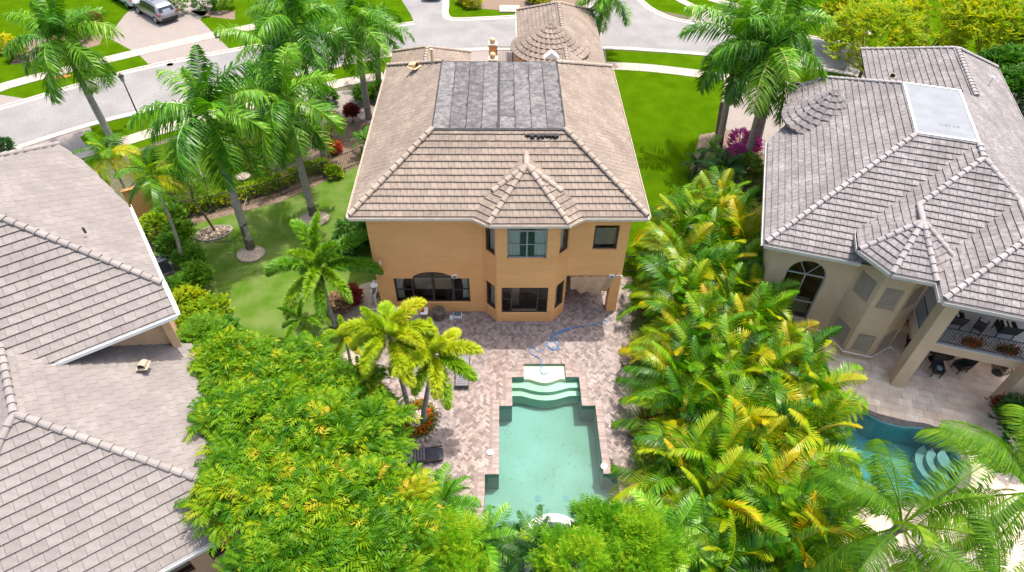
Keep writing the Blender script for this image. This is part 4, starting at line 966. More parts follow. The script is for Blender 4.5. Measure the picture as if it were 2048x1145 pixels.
def palm(name, label, cat, base, crown, meshes, n, lmat=None, r0=.2, r1=.14, bulge=0, shaft=0, shaftm=None, h=None, tm=None, scale=1, group=None, boots=0, weights=None, tilt=.0, seed=0, dead=0, moss=0, curve_=0):
    rnd = random.Random(seed*7+3)
    if isinstance(base[0], int) or len(base) == 2 and base[0] > 60: B = G(*base); h = h or Hgt(B, crown[1])
    T = G(crown[0], crown[1], h)
    if base is not None and not (isinstance(base[0], int)): B = Vector((*base, 0))
    t = thing(name, label, cat, B, 0, group); off = T-B; ht = h-shaft
    b = trunk_mb(ht, (off.x*ht/h, off.y*ht/h), r0, r1, bulge, curve_=curve_); b.obj('trunk', tm or M_bark, t, smooth=True)
    if moss: b = MB(); b.tube([(0,0,0),(off.x*.04,off.y*.04,h*.10),(off.x*moss*.9,off.y*moss*.9,h*moss)], [r0+.075, r0+.018, r0*.93+bulge*sin(pi*moss)*.6+.012], 10, .5, False); b.obj('mossy_foot', M_moss, t, smooth=True)
    top = Vector((off.x, off.y, h))
    if shaft:
        b = MB(); a = Vector((off.x*ht/h, off.y*ht/h, ht)); b.tube([a-Vector((0,0,.05)), a.lerp(top, .25), a.lerp(top, .7), top], [r1*1.05, r1*1.22, r1*.85, r1*.5], 10, .5); b.obj('crownshaft', shaftm or M_shaft, t, smooth=True)
    else:
        b = MB(); b.ball((top.x, top.y, top.z-.1), r1*1.6, 8, 6, .5); b.obj('crown_core', M_moss, t)
    az = rnd.random()*6.28
    for i in range(n):
        az += 2.39996; f = i/(n-1)
        k = min(len(meshes)-1, int(f*len(meshes)*(1 if weights is None else weights)))
        s = scale*rnd.uniform(.85, 1.1)*(.8 if k == 0 else 1)
        M = TR(top-Vector((0,0,.12*f))) @ RZ(az) @ RY(rnd.uniform(-.16, .16)) @ RX(rnd.uniform(-.35, .35)) @ Matrix.Scale(s, 4)
        link('frond', meshes[k], t, M)
    for i in range(dead):
        a = rnd.random()*6.28
        link('dead_frond', DEAD, t, TR(top-Vector((0,0,.5))) @ RZ(a) @ Matrix.Scale(scale*rnd.uniform(.5,.8), 4))
    return t
DEAD = frond(2.6, radians(-70), radians(15), 40, .5, .06, sag=.5, seed=5, zig=.4).mesh('dead_frond', L_brown)
royal = dict(meshes=ROY, r0=.21, r1=.13, bulge=.045, shaft=1.25, tm=M_bark)
RP = [
 ((225,282),(118,78),22,1.08,'royal palm leaning over the road at the upper left with a hanging dead frond','royal palms of the gardens',0,1),
 ((502,497),(412,225),19,1.02,'royal palm in the nearest pebble ring of the side lawn','',.22,0),
 ((627,430),(566,200),19,1.02,'royal palm ringed by pebbles near the ochre house, a brown dead frond on its trunk','',.16,1),
 ((650,320),(590,45),20,1.05,'tall royal palm rising behind the black garden fence at the top','',0,0),
 ((600,262),(545,100),17,.98,'royal palm with bright green crown in front of the road left of the flat roof','',0,0),
 ((738,238),(708,42),22,1.0,'royal palm with straight grey trunk close to the left edge of the ochre house roof','',0,1),
 ((757,172),(756,60),16,.8,'shorter royal palm with brown trunk behind the palm beside the ochre roof','',0,1),
 ((1436,300),(1478,74),19,1.08,'royal palm on the bright lawn, left one of the three beside the grey house','',.15,0),
 ((1489,332),(1552,98),20,1.12,'royal palm in the middle of the three beside the grey house drive','',.15,0),
 ((1511,300),(1572,40),18,1.0,'royal palm at the right of the three beside the grey house drive','',.1,0),
 ((1188,105),(1212,-14),18,.95,'royal palm by the street whose fronds hang behind the tiled garage roof','',0,0)]
for k, (bs, cr, n, s, lb, _, mo, de) in enumerate(RP): palm('royal_palm', lb, 'palm tree', bs, cr, n=n, scale=s, seed=k+1, moss=mo, dead=de, group='royal palms', **royal)
# palm stub
B = G(1433,282); t = thing('palm_stump', 'bare brown palm stump standing beside the left lawn palm', 'tree stump', B); b = MB(); T = G(1444,205,2.6)-B; b.tube([(0,0,0),(T.x*.5,T.y*.5,1.3),(T.x,T.y,2.6)], [.17,.15,.13], 9); b.obj('trunk', M_bark2, t)
foxt = dict(r0=.13, r1=.07, shaft=.6)
palm('foxtail_palm', 'large green foxtail palm with drooping plumes in front of the ochre wall', 'palm tree', (668,655), (638,535), FOX, 14, h=4.3, scale=1.25, seed=21, group='foxtail palms', **foxt)
palm('foxtail_palm', 'yellow green foxtail palm with the left of the two trunks in the flower bed', 'palm tree', (824,842), (778,672), FOXY, 14, scale=1.12, seed=22, group='foxtail palms', weights=.95, **foxt)
palm('foxtail_palm', 'yellow green foxtail palm with the right of the two trunks in the flower bed', 'palm tree', (846,845), (868,708), FOXY, 15, scale=1.12, seed=23, group='foxtail palms', weights=.95, **foxt)
palm('foxtail_palm', 'small dark green foxtail palm with a thin trunk on the side lawn', 'palm tree', (630,728), (600,640), FOX, 8, scale=.62, seed=24, group='foxtail palms', **dict(foxt, r0=.09, r1=.05, shaft=.3))
palm('foxtail_palm', 'small yellowing foxtail palm beside the curved gravel bed', 'palm tree', (704,738), (690,672), FOXY, 8, scale=.6, seed=25, group='foxtail palms', **dict(foxt, r0=.09, r1=.05, shaft=.3))
thin = dict(r0=.10, r1=.06, shaft=.7)
palm('slender_palm', 'slender palm with a bowed grey trunk and yellow lower fronds by the rose roof gutter', 'palm tree', (370,553), (303,350), CHR, 12, scale=.95, seed=31, group='slender palms', curve_=.25, **thin)
palm('slender_palm', 'slender palm with dark and orange fronds spread over the rose roof corner', 'palm tree', (278,432), (215,310), CHR, 14, scale=1.05, seed=37, group='slender palms', **thin)
T = G(1800,1040,6.3); palm('coconut_palm', 'big coconut palm seen from above at the lower right corner by the dark pool', 'palm tree', (T.x-.2, T.y+.2), (1805,1050), COC, 15, h=6.3, r0=.2, r1=.13, scale=.86, seed=41, group='coconut palms')
T = G(2085,960,5.6); palm('coconut_palm', 'coconut palm cut by the right edge beside the green hedge', 'palm tree', (T.x, T.y), (2070,985), COC, 16, h=5.6, r0=.2, r1=.13, scale=1.0, seed=42, group='coconut palms')
T = G(1990,1190,5.0); palm('coconut_palm', 'coconut palm whose fronds rise over the bottom right edge', 'palm tree', (T.x, T.y), (1990,1190), COC, 12, h=5.0, r0=.2, r1=.13, scale=.8, seed=43, group='coconut palms')
pg = dict(r0=.09, r1=.08, shaft=0, tm=M_bark2)
for k, (px, py, h, n, s, M_, lb) in enumerate([
 (965,1085,2.0,20,1.0,PYG2,'date palm with stiff upright fronds over the near left corner of the green pool'),
 (885,1010,1.6,20,1.0,PYG2,'pale feathery palm clump beside the pavers at the lower left of the pool'),
 (1080,1100,1.8,22,1.2,PYG,'dark date palm in front of the spa at the bottom edge'),
 (930,1110,1.6,20,1.1,PYG,'low date palm round the stone pillar at the bottom edge'),
 (1335,1085,2.4,20,1.25,PYG2,'date palm with erect green fronds right of the feathery tree'),
 (1400,1125,2.0,18,1.2,PYG2,'date palm at the bottom edge between feathery tree and yellow palms'),
 (1240,1150,1.8,16,1.1,PYG2,'date palm at the bottom edge under the feathery tree'),
 (1445,345,1.3,20,1.35,PYG,'broad dark cycad like palm at the end of the bright lawn'),
 (1395,330,.9,12,.8,PYG,'small cycad beside the lawn shadow'),
 (1425,300,1.2,12,.8,PYG2,'small upright palm against the royal palm stump'),
 (735,285,1.0,14,.8,PYG2,'small bushy palm under the left roof edge of the ochre house')]):
    T = G(px, py, h); palm('date_palm', lb, 'palm tree', (T.x, T.y), (px, py), M_, n, h=h, scale=s, seed=50+k, group='low date palms', **pg)

# ------------------------------------------------------------------ the areca palm hedge between the two lots
AR = [(1385,410),(1450,400),(1490,470),(1515,540),(1530,600),(1575,690),(1620,750),(1645,830),(1635,930),(1660,1040),(1670,1180),(1440,1180),(1410,1080),(1390,1000),(1372,900),(1365,800),(1355,700),(1350,610),(1352,520),(1362,460)]
rnd = random.Random(5); pts = []
tries = 0
ARW = [tuple(G(a, c, 2.4)[:2]) for a, c in AR]; bx0, bx1 = min(p[0] for p in ARW), max(p[0] for p in ARW); by0, by1 = min(p[1] for p in ARW), max(p[1] for p in ARW)
while tries < 6000 and len(pts) < 82:
    tries += 1; x, y = rnd.uniform(bx0, bx1), rnd.uniform(by0, by1)
    if inpoly(x, y, ARW) and all((x-a)**2+(y-c)**2 > 1.12**2 for a, c in pts): pts.append((x, y))
ARE_CL = []
for k, (x, y) in enumerate(pts):
    side = 'deck side' if x < 7.4 else ('grey house side' if x > 10 else 'middle row')
    row = 'far end by the lawn' if y > 2 else ('near end' if y < -9 else 'beside the pool')
    t = thing('areca_palm', f'areca palm clump in the hedge, {row}, {side}', 'palm', (x, y, 0), rnd.random()*6.28, 'areca palms of the hedge '+row+' '+side)
    b = MB(); 
    for i in range(6):
        a = i*1.05+rnd.random(); r_ = rnd.uniform(.1,.3); b.tube([(r_*cos(a), r_*sin(a), 0), (r_*1.6*cos(a), r_*1.6*sin(a), rnd.uniform(1.2,2.0))], [.05,.03], 5, .5)
    b.obj('stem', M_shaft, t)
    hh = rnd.uniform(-.25, .5); az = rnd.random()*6.28; n = rnd.randint(22, 27)
    for i in range(n):
        az += 2.39996+rnd.uniform(-.3,.3); k2 = min(5, int((i/n)**.9*6)); r_ = .12+.3*(i/n)
        link('frond', ARE[k2], t, TR((r_*cos(az), r_*sin(az), 1.6+hh-.9*(i/n)+rnd.uniform(-.2,.2))) @ RZ(az) @ RX(rnd.uniform(-.5,.5)) @ Matrix.Scale(rnd.uniform(.8,1.18), 4))

# ------------------------------------------------------------------ broadleaf trees, shrubs, hedges
def spray(b, o, d, L, nl, ll, lw, rnd, sag=.5, tb=.4, ts=.18):
    "a compound leaf with paired leaflets drooping from o along d"
    d = d.normalized(); q = Vector(o); side = d.cross(Vector((0,0,1))); side = side.normalized() if side.length > .05 else Vector((1,0,0))
    st = L/nl; base_t = min(1, max(0, rnd.gauss(tb, ts)))
    for i in range(nl):
        s = (i+1)/nl; dd = (d-Vector((0,0,sag*s*s))).normalized(); q = q+dd*st; l = ll*(1-.35*s)
        for sg in (-1, 1):
            v = (side*sg*.8+dd*.75-Vector((0,0,.25+.3*rnd.random()))).normalized(); wv = (dd*.6+Vector((0,0,.3*rnd.uniform(-1,1)))).normalized()*lw*.5
            tip = q+v*l; m = q+v*l*.45; t = min(1, max(0, base_t+rnd.uniform(-.1,.1)))
            b.add([q, m+wv, tip, m-wv], [(0,1,2,3)], t)
def crown(rad, zc, nb, nspray, rnd, L=.55, nl=7, ll=.2, lw=.065, flat=.65, sag=.5, tb=.42, low=-.25, core=.55, yel=.10, warp=.25):
    b = MB(); limbs = []
    ph = [rnd.random()*6.28 for _ in range(4)]
    for i in range(nb):
        z = low+(1-low)*(i+.5)/nb; a = i*2.39996+rnd.uniform(-.3,.3); rr = sqrt(max(0, 1-z*z)) if z > 0 else 1-.3*abs(z)
        R_ = rad*(1+warp*sin(3*a+ph[0])*.6+warp*sin(5*a+ph[1]+z*4)*.5+rnd.uniform(-.12,.10))*(core+(1-core)*rnd.random()**.35)
        p = Vector((cos(a)*rr*R_, sin(a)*rr*R_, zc+z*rad*flat*(.9+.2*rnd.random()))); limbs.append(p)
        y = tb+(rnd.uniform(.18,.38) if rnd.random() < yel else rnd.uniform(-.14,.12))
        o = Vector((cos(a)*rr, sin(a)*rr, .55+z*.7)); 
        for k in range(nspray):
            az = rnd.random()*6.28; d = (Vector((cos(az), sin(az), rnd.uniform(-.1,.55)))*.8+o*.75); spray(b, p+Vector((rnd.gauss(0,.08),rnd.gauss(0,.08),rnd.gauss(0,.05))), d, L*rnd.uniform(.7,1.2), nl, ll*rnd.uniform(.8,1.15), lw, rnd, sag, y)
    return b, limbs
def tree(name, label, cat, base, rad, zc, m, nb=150, ns=8, seed=0, group=None, trunk=.14, barkm=None, lean=(0,0), **kw):
    rnd = random.Random(seed+100); t = thing(name, label, cat, base, 0, group)
    b, limbs = crown(rad, zc, nb, ns, rnd, **kw)
    for i in range(len(b.v)): b.v[i] = (b.v[i][0]+lean[0], b.v[i][1]+lean[1], b.v[i][2])
    b.obj('crown', m, t)
    tb = MB(); z0 = max(.3, zc-rad*.55); tb.tube([(0,0,0),(lean[0]*.3,lean[1]*.3,z0*.5),(lean[0]*.7,lean[1]*.7,z0)], [trunk*1.3, trunk, trunk*.85], 8); tb.obj('trunk', barkm or M_bark2, t)
    lb = MB(); root = Vector((lean[0]*.7, lean[1]*.7, z0-.05))
    for p in limbs[::max(1, len(limbs)//12)]: q = Vector(p)+Vector((*lean, 0)); lb.tube([root, root.lerp(q, .5)+Vector((0,0,.15)), q], [trunk*.55, trunk*.3, trunk*.08], 5, .5)
    lb.obj('limb', barkm or M_bark2, t); return t
def at(px, py, z): p = G(px, py, z); return (p.x, p.y, 0)
BT = [ # big canopy at the lower left
 (470,742,3.2,1.3,'nearest the rose roofed wall'),
 (580,765,3.2,1.4,'at the top edge beside the side lawn'),
 (665,800,3.4,1.3,'near the flower bed'),
 (515,850,3.9,1.55,'left middle, over the rose roof edge'),
 (630,890,4.4,1.8,'in the centre of the canopy'),
 (720,890,3.8,1.35,'reaching towards the dark lounger'),
 (535,985,4.4,1.6,'lower left, over the gutter'),
 (650,1020,4.6,1.7,'lower middle of the canopy'),
 (750,1010,3.8,1.3,'lower right, with olive leaves'),
 (600,1125,4.6,1.6,'bottom edge, left'),
 (730,1130,4.4,1.6,'bottom edge, right')]
for k, (px, py, z, rd, lb) in enumerate(BT):
    tree('leafy_tree', 'drooping leafed tree, '+lb, 'tree', at(px, py, z), rd, z, L_tree, nb=70, ns=8, seed=k, group='trees of the canopy beside the pool deck', L=.85, nl=9, ll=.38, lw=.10, flat=.42, sag=.85, tb=.44 if k not in (8,) else .52, yel=.07, warp=.45, core=.35)
tree('low_tree', 'loose green tree branch reaching over the lower rose roof', 'tree', at(412,690,2.5), 1.0, 2.7, L_hedge, nb=60, ns=8, seed=31, L=.5, nl=7, ll=.2, lw=.06, tb=.5)
# feathery trees at the bottom centre
for k, (px, py, z, rd, lb) in enumerate([(1205,1070,2.5,.78,'left and darker half of the feathery podocarpus at the pool end'),(1275,1092,2.7,.92,'right and yellower half of the feathery podocarpus at the pool end'),(1150,1140,3.0,1.1,'feathery podocarpus foliage at the bottom edge'),(900,1120,2.6,1.0,'soft feathery shrub at the bottom edge left of the stone pillar'),(820,1150,2.8,1.0,'soft feathery shrub at the bottom edge under the big canopy'),(1290,1130,2.6,.9,'feathery podocarpus behind the right date palm')]):
    tree('feathery_tree', lb, 'tree', at(px, py, z), rd, z, L_bamboo, nb=75, ns=9, seed=60+k, group='feathery trees at the bottom edge', L=.42, nl=5, ll=.30, lw=.045, flat=1.15, sag=-.1, tb=.34 if k == 0 else .62, trunk=.05, core=.35, warp=.5)
# bright trees at the upper right
for k, (px, py, z, rd, m, lb, tb_) in enumerate([(1745,92,3.4,3.5,L_lime,'large lime yellow tree, leftmost behind the far end of the grey roof',.55),(1880,55,3.8,3.8,L_lime,'large lime yellow tree in the middle of the top right corner',.62),(1985,80,3.7,3.3,L_lime,'lime and orange tree next to the dark tree at the top right',.5),(1700,40,2.6,2.2,L_lime,'lime tree whose crown reaches the top edge above the grey roof',.5),(2040,200,3.2,2.3,L_hedge,'dark green tree against the right edge beyond the grey roof',.2),(2010,150,3.4,2.0,L_hedge,'mixed green tree behind the white roof pipe',.35),(2090,110,3.6,2.6,L_tree,'green tree with golden tips at the right edge',.6),(2070,290,2.5,1.3,L_dark,'small dark tree at the right edge by the pavement',.3)]):
    tree('broad_tree', lb, 'tree', at(px, py, z), rd, z, m, nb=300, ns=9, seed=80+k, group='trees beyond the grey house', L=.45, nl=5, ll=.17, lw=.11, flat=.75, sag=.25, tb=tb_, warp=.22, core=.5, yel=.06)
tree('bare_shrub', 'thin greyish shrub under the lime tree beside the grey roof', 'shrub', at(1700,105,1.4), 1.0, 1.4, L_olive, nb=40, ns=5, seed=91, L=.3, nl=5, ll=.1, lw=.06, barkm=M_bark, tb=.7)
# small sparse trees on the side lawn
for k, (px, py, z, rd, m_, lb) in enumerate([(520,290,1.6,1.3,L_hedge,'small round tree in the front garden between the two tall palms'),(470,300,1.4,1.1,L_olive,'thin olive shrub tree behind the nearest royal palm'),(345,395,1.5,1.0,L_hedge,'bushy shrub between yard wall and black fence'),(660,262,1.2,.9,L_olive,'grey green shrub in the mulch behind the fence palms')]):
    tree('garden_tree', lb, 'tree', at(px, py, z*.6), rd, z, m_, nb=80, ns=6, seed=300+k, trunk=.05, L=.32, nl=6, ll=.12, lw=.045, tb=.5, flat=.8)
tree('young_tree', 'young thin tree in the pebble ring next to the black fence', 'tree', tuple(G(430,462)), 1.35, 3.2, L_hedge, nb=60, ns=5, seed=93, trunk=.06, L=.35, nl=6, ll=.13, lw=.05, flat=.9, lean=(-.5,-.4), tb=.4)
tree('sparse_tree', 'sparse wispy tree with bare twigs beyond the black fence', 'tree', at(545,320,1.2), 1.9, 1.5, L_olive, nb=70, ns=5, seed=94, trunk=.05, barkm=M_bark, L=.35, nl=6, ll=.1, lw=.035, tb=.4)
tree('sparse_tree', 'wispy tree with pale branches left of the tall fence palms', 'tree', at(400,340,1.8), 1.8, 2.0, L_hedge, nb=90, ns=5, seed=95, trunk=.05, barkm=M_bark, L=.4, nl=6, ll=.12, lw=.04, tb=.55)
# shrubs
def shrub(name, label, px, py, rd, z, m, seed, cat='shrub', group=None, **kw):
    kk = dict(nb=90, ns=7, L=.2, nl=4, ll=.12, lw=.075, flat=.85, sag=.2, trunk=.04, core=.55, low=-.6, warp=.18); kk.update(kw)
    p = G(px, py, z*.6); return tree(name, label, cat, (p.x, p.y, 0), rd, z, m, seed=seed, group=group, **kk)
hd = [(318,470,.85),(350,505,.7),(372,590,.75),(385,620,.85),(405,655,.95),(430,640,.9),(452,690,.95),(420,700,.95),(398,565,.7),(385,530,.65),(362,478,.7),(340,450,.8)]
for k, (px, py, rd) in enumerate(hd):
    lime = k in (3,4,5,0); shrub('hedge_shrub', ('lime yellow' if lime else 'glossy green')+' hedge bush, '+['behind the air conditioner at the head of the hedge row','right of the air conditioner','by the foot of the bowed palm','above the lower rose roof corner','between the house corner and side lawn','bulging onto the side lawn','last one before the big canopy','against the rose house corner','half way down the row by the lawn','under the bowed palm trunk','beside the young tree ring','nearest the yard wall'][k], px, py, rd, 1.1, L_lime if lime else L_hedge, 120+k, 'hedge', 'hedge bushes along the rose roofed house', tb=.4 if lime else .45)
for k, (px, py, rd, z, m, lb, tb_) in enumerate([
 (705,478,.85,1.0,L_dark,'round dark green bush at the left wall of the ochre house',.6),
 (742,480,.6,.8,L_dark,'dark green bush tight against the ochre side wall',.4),
 (700,505,.6,.7,L_dark,'low dark bush below the round bush at the ochre house',.5),
 (738,445,.35,.9,L_red,'red and yellow leaved croton under the left eave corner',.5),
 (760,190,.8,.6,L_hedge,'low green hedge under the short brown palm',.3),
 (728,195,.7,.6,L_hedge,'low green hedge end beside the royal palm trunk',.4),
 (655,200,.7,.6,L_hedge,'low hedge beside the front path',.4),
 (945,8,.75,.5,L_lime,'round yellow bush on the island at the top, left one',.75),
 (930,2,.6,.5,L_lime,'yellow bush at the very top edge of the island',.8),
 (1085,2,.8,.5,L_lime,'round yellow bush on the island at the top, right one',.75),
 (1065,0,.5,.5,L_lime,'small yellow bush near the tiled roof peak',.7),
 (15,95,.8,.6,L_lime,'yellow bush at the left edge across the road',.8),
 (35,110,.7,.6,L_olive,'olive shrub at the left edge under the palm',.5),
 (120,85,.9,.7,L_red,'reddish bush in the bed across the road',.4),
 (160,70,.9,.7,L_olive,'olive flowering shrub in the bed across the road',.6),
 (190,50,.7,.7,L_red,'dark red bush beside the paved drive across the road',.3),
 (350,16,1.0,.9,L_hedge,'clipped hedge behind the silver van',.7),
 (330,2,.9,.9,L_lime,'yellow green clipped hedge at the top edge by the van',.5),
 (410,12,1.1,.9,L_hedge,'rounded green hedge at the top, left of the palms',.4),
 (445,8,1.0,.9,L_hedge,'rounded green hedge at the top, behind the palm fronds',.5),
 (2,302,.7,.5,L_dark,'dark bush at the left edge where the road meets the rose roof',.4),
 (1310,905,.8,.8,L_olive,'dark variegated croton at the edge of the pool deck bed',.3),
 (1290,870,.45,.5,L_olive,'yellow spotted croton on the pool deck bed',.85),
 (1305,850,.5,.7,L_red,'dark red leaved bush beside the pebble strip',.05),
 (1325,985,.6,.6,L_olive,'yellow leaved croton under the hedge at the near deck corner',.8),
 (1490,345,.9,.9,L_hedge,'lime edged bush below the grey house drive',.75),
 (1520,370,.9,.8,L_olive,'brownish bush against the grey house gutter',.3),
 (1510,420,.8,.9,L_dark,'dark bush between hedge top and grey house wall',.3),
 (2030,850,.9,1.3,L_dark,'glossy dark hedge block right of the grey house column, upper',.7),
 (2040,900,.9,1.2,L_dark,'glossy dark hedge block right of the grey house column, lower',.6),
 (2060,800,.8,1.1,L_hedge,'green bush at the right edge by the balcony column',.5),
 (2010,830,.5,.8,L_red,'brown red leaved bush at the foot of the right column',.3),
 (700,600,.5,.6,L_red,'red bromeliad bush on the gravel bed by the ochre wall',.15),
 (683,612,.5,.6,L_brown,'dry brown shrub on the gravel bed by the foxtail palm',.5),
 (668,300,.35,.4,L_red,'small red leaved plant in the mulch by the black fence',.6),
 (705,232,.4,.9,L_red,'red stemmed cordyline beside the front drive',.3),
 (655,735,.6,.8,L_hedge,'green bush with long leaves at the top of the big canopy',.6)]):
    shrub('shrub', lb, px, py, rd, z, m, 150+k, tb=tb_)
for k, (px, py, rd) in enumerate([(1478,292,.75),(1500,300,.6),(1470,318,.55)]):
    shrub('bougainvillea', ['magenta bougainvillea between the lawn palms','magenta bougainvillea tips behind the middle palm trunk','dark magenta bougainvillea at the foot of the left palm'][k], px, py, rd, 1.0, L_pink, 200+k, 'flowering bush', 'bougainvilleas by the drive', nb=50, tb=.5)
fx = [(375,425),(400,418),(425,412),(450,404),(478,397),(505,388),(532,380),(560,372),(590,358),(618,346),(645,340),(670,352)]
for k, (px, py) in enumerate(fx):
    shrub('low_shrub', 'low yellow green shrub of the row behind the black fence', px, py-4, .42, .35, L_lime, 230+k, 'shrub', 'low shrubs behind the black fence', nb=40, ns=5, tb=.35)
# mulch rings with stone edging round the trunks
def ring(label, px, py, rx, ry, m, rocks=0, rot=0, seed=1):
    rnd = random.Random(seed); c = G(px, py); t = thing('planting_ring', label, 'planting ring', c, rot); P = [(rx*cos(a*pi/16)*(1+.04*sin(3*a*pi/16)), ry*sin(a*pi/16)) for a in range(32)]
    b = MB(); b.prism(P, 0, .05); b.obj('ring_fill', m, t)
    e = ring_b = MB()
    for i in range(32):
        a, c2 = Vector(P[i]), Vector(P[(i+1) % 32]); o = (a+c2)/2
        nn = o.normalized()*.06; e.add([(*(a), 0), (*c2, 0), (*(c2+nn), 0), (*(a+nn), 0), (*(a), .09), (*c2, .09), (*(c2+nn), .09), (*(a+nn), .09)], [(4,7,6,5)[::-1],(0,1,5,4)[::-1],(2,3,7,6)[::-1]], .5)
    e.obj('edging', M_conc if rocks == 0 else M_bark, t)
    b = MB()
    for _ in range(140):
        a = rnd.random()*6.28; r = sqrt(rnd.random())*.95; s_ = rnd.uniform(.02,.05); b.ball((rx*r*cos(a), ry*r*sin(a), .055), s_, 5, 3, rnd.random(), .6)
    b.obj('pebbles', mat('pebble', (.45,.36,.28), (.7,.62,.52), 30, .8, tint=True), t, kind='stuff'); return t
ring('pale pebble ring round the nearest royal palm on the side lawn', 502, 510, .72, .62, M_gravel, seed=1)
ring('pebble ring round the royal palm next to the ochre house', 629, 440, .82, .68, M_gravel, seed=2)
ring('brown mulch ring with sticks round the young tree', 428, 468, 1.0, .6, M_mulch, 1, radians(20), seed=3)
ring('small pale pebble ring beyond the black fence', 486, 355, .42, .35, M_gravel, seed=4)
ring('curved gravel bed of the small yellow foxtail palm', 704, 735, .75, 1.0, M_gravel, seed=5)
b = MB(); b.cyl((0,0,0), (1.9,.35,.05), .03, .02, 6); o = b.obj('stick', M_bark2); o.location = G(395,490); tag(o, 'long dead stick lying on the lawn beside the mulch ring', 'stick')
b = MB(); b.cyl((0,0,.02), (.25,1.5,.6), .015, .015, 6); o = b.obj('stake', M_bark); o.location = G(478,440); tag(o, 'thin support stake leaning by the young tree', 'stake')
# flower bed round the twin foxtail trunks
c = G(836,838); fb = thing('flower_bed', 'round flower bed with scalloped stone edge and red blossoms under the yellow palms', 'flower bed', c)
b = MB(); R_ = 1.02; P = [(R_*cos(a*pi/16)*.9, R_*sin(a*pi/16)*1.05-.1) for a in range(32)]; b.prism(P, 0, .08); b.obj('bed_soil', M_gravel, fb)
for i in range(30):
    a = i*2*pi/30; b = MB(TR((R_*.93*cos(a), R_*1.09*sin(a)-.1, .06)) @ RZ(a)); b.ball((0,0,0), .10, 8, 5, .5, .9); b.obj('edging_stone', M_conc, fb)
rnd = random.Random(9); b = MB(); fl_ = MB()
for _ in range(1500):
    a = rnd.random()*6.28; r = .5+.46*rnd.random(); 
    if .9 < a < 2.1 and rnd.random() < .3: continue
    p = Vector((.9*r*cos(a), 1.05*r*sin(a)-.1, .1+.16*rnd.random())); az = rnd.random()*6.28; d = Vector((cos(az), sin(az), .9)).normalized()*.11; s2 = Vector((-sin(az), cos(az), 0))*.035
    b.add([p, p+d*.5+s2, p+d, p+d*.5-s2], [(0,1,2,3)])
    if rnd.random() < .16: q = p+Vector((0,0,.13)); fl_.ball(q, rnd.uniform(.022,.045), 5, 3, rnd.random())
b.obj('leaves', L_hedge, fb); fl_.obj('blossoms', L_flower, fb)
rnd = random.Random(19); b = MB()
for _ in range(90):
    a = rnd.random()*6.28; r = sqrt(rnd.random())*.5; b.ball((r*cos(a), r*sin(a), .10), rnd.uniform(.03,.08), 6, 4, rnd.random(), .7)
b.obj('pebbles', mat('pebble', (.45,.36,.28), (.7,.62,.52), 30, .8, tint=True), fb, kind='stuff')
b = MB(); rr_ = random.Random(2)
for _ in range(240): p = G(rr_.uniform(1262,1298), rr_.uniform(808,876)); b.ball((p.x, p.y, .03), rr_.uniform(.03,.06), 5, 3, rr_.random(), .6)
tag(b.obj('loose_pebbles', mat('pebble', (.45,.36,.28), (.7,.62,.52), 30, .8, tint=True)), 'tan pebbles filling the strip between deck and hedge', 'pebbles', None, 'stuff')
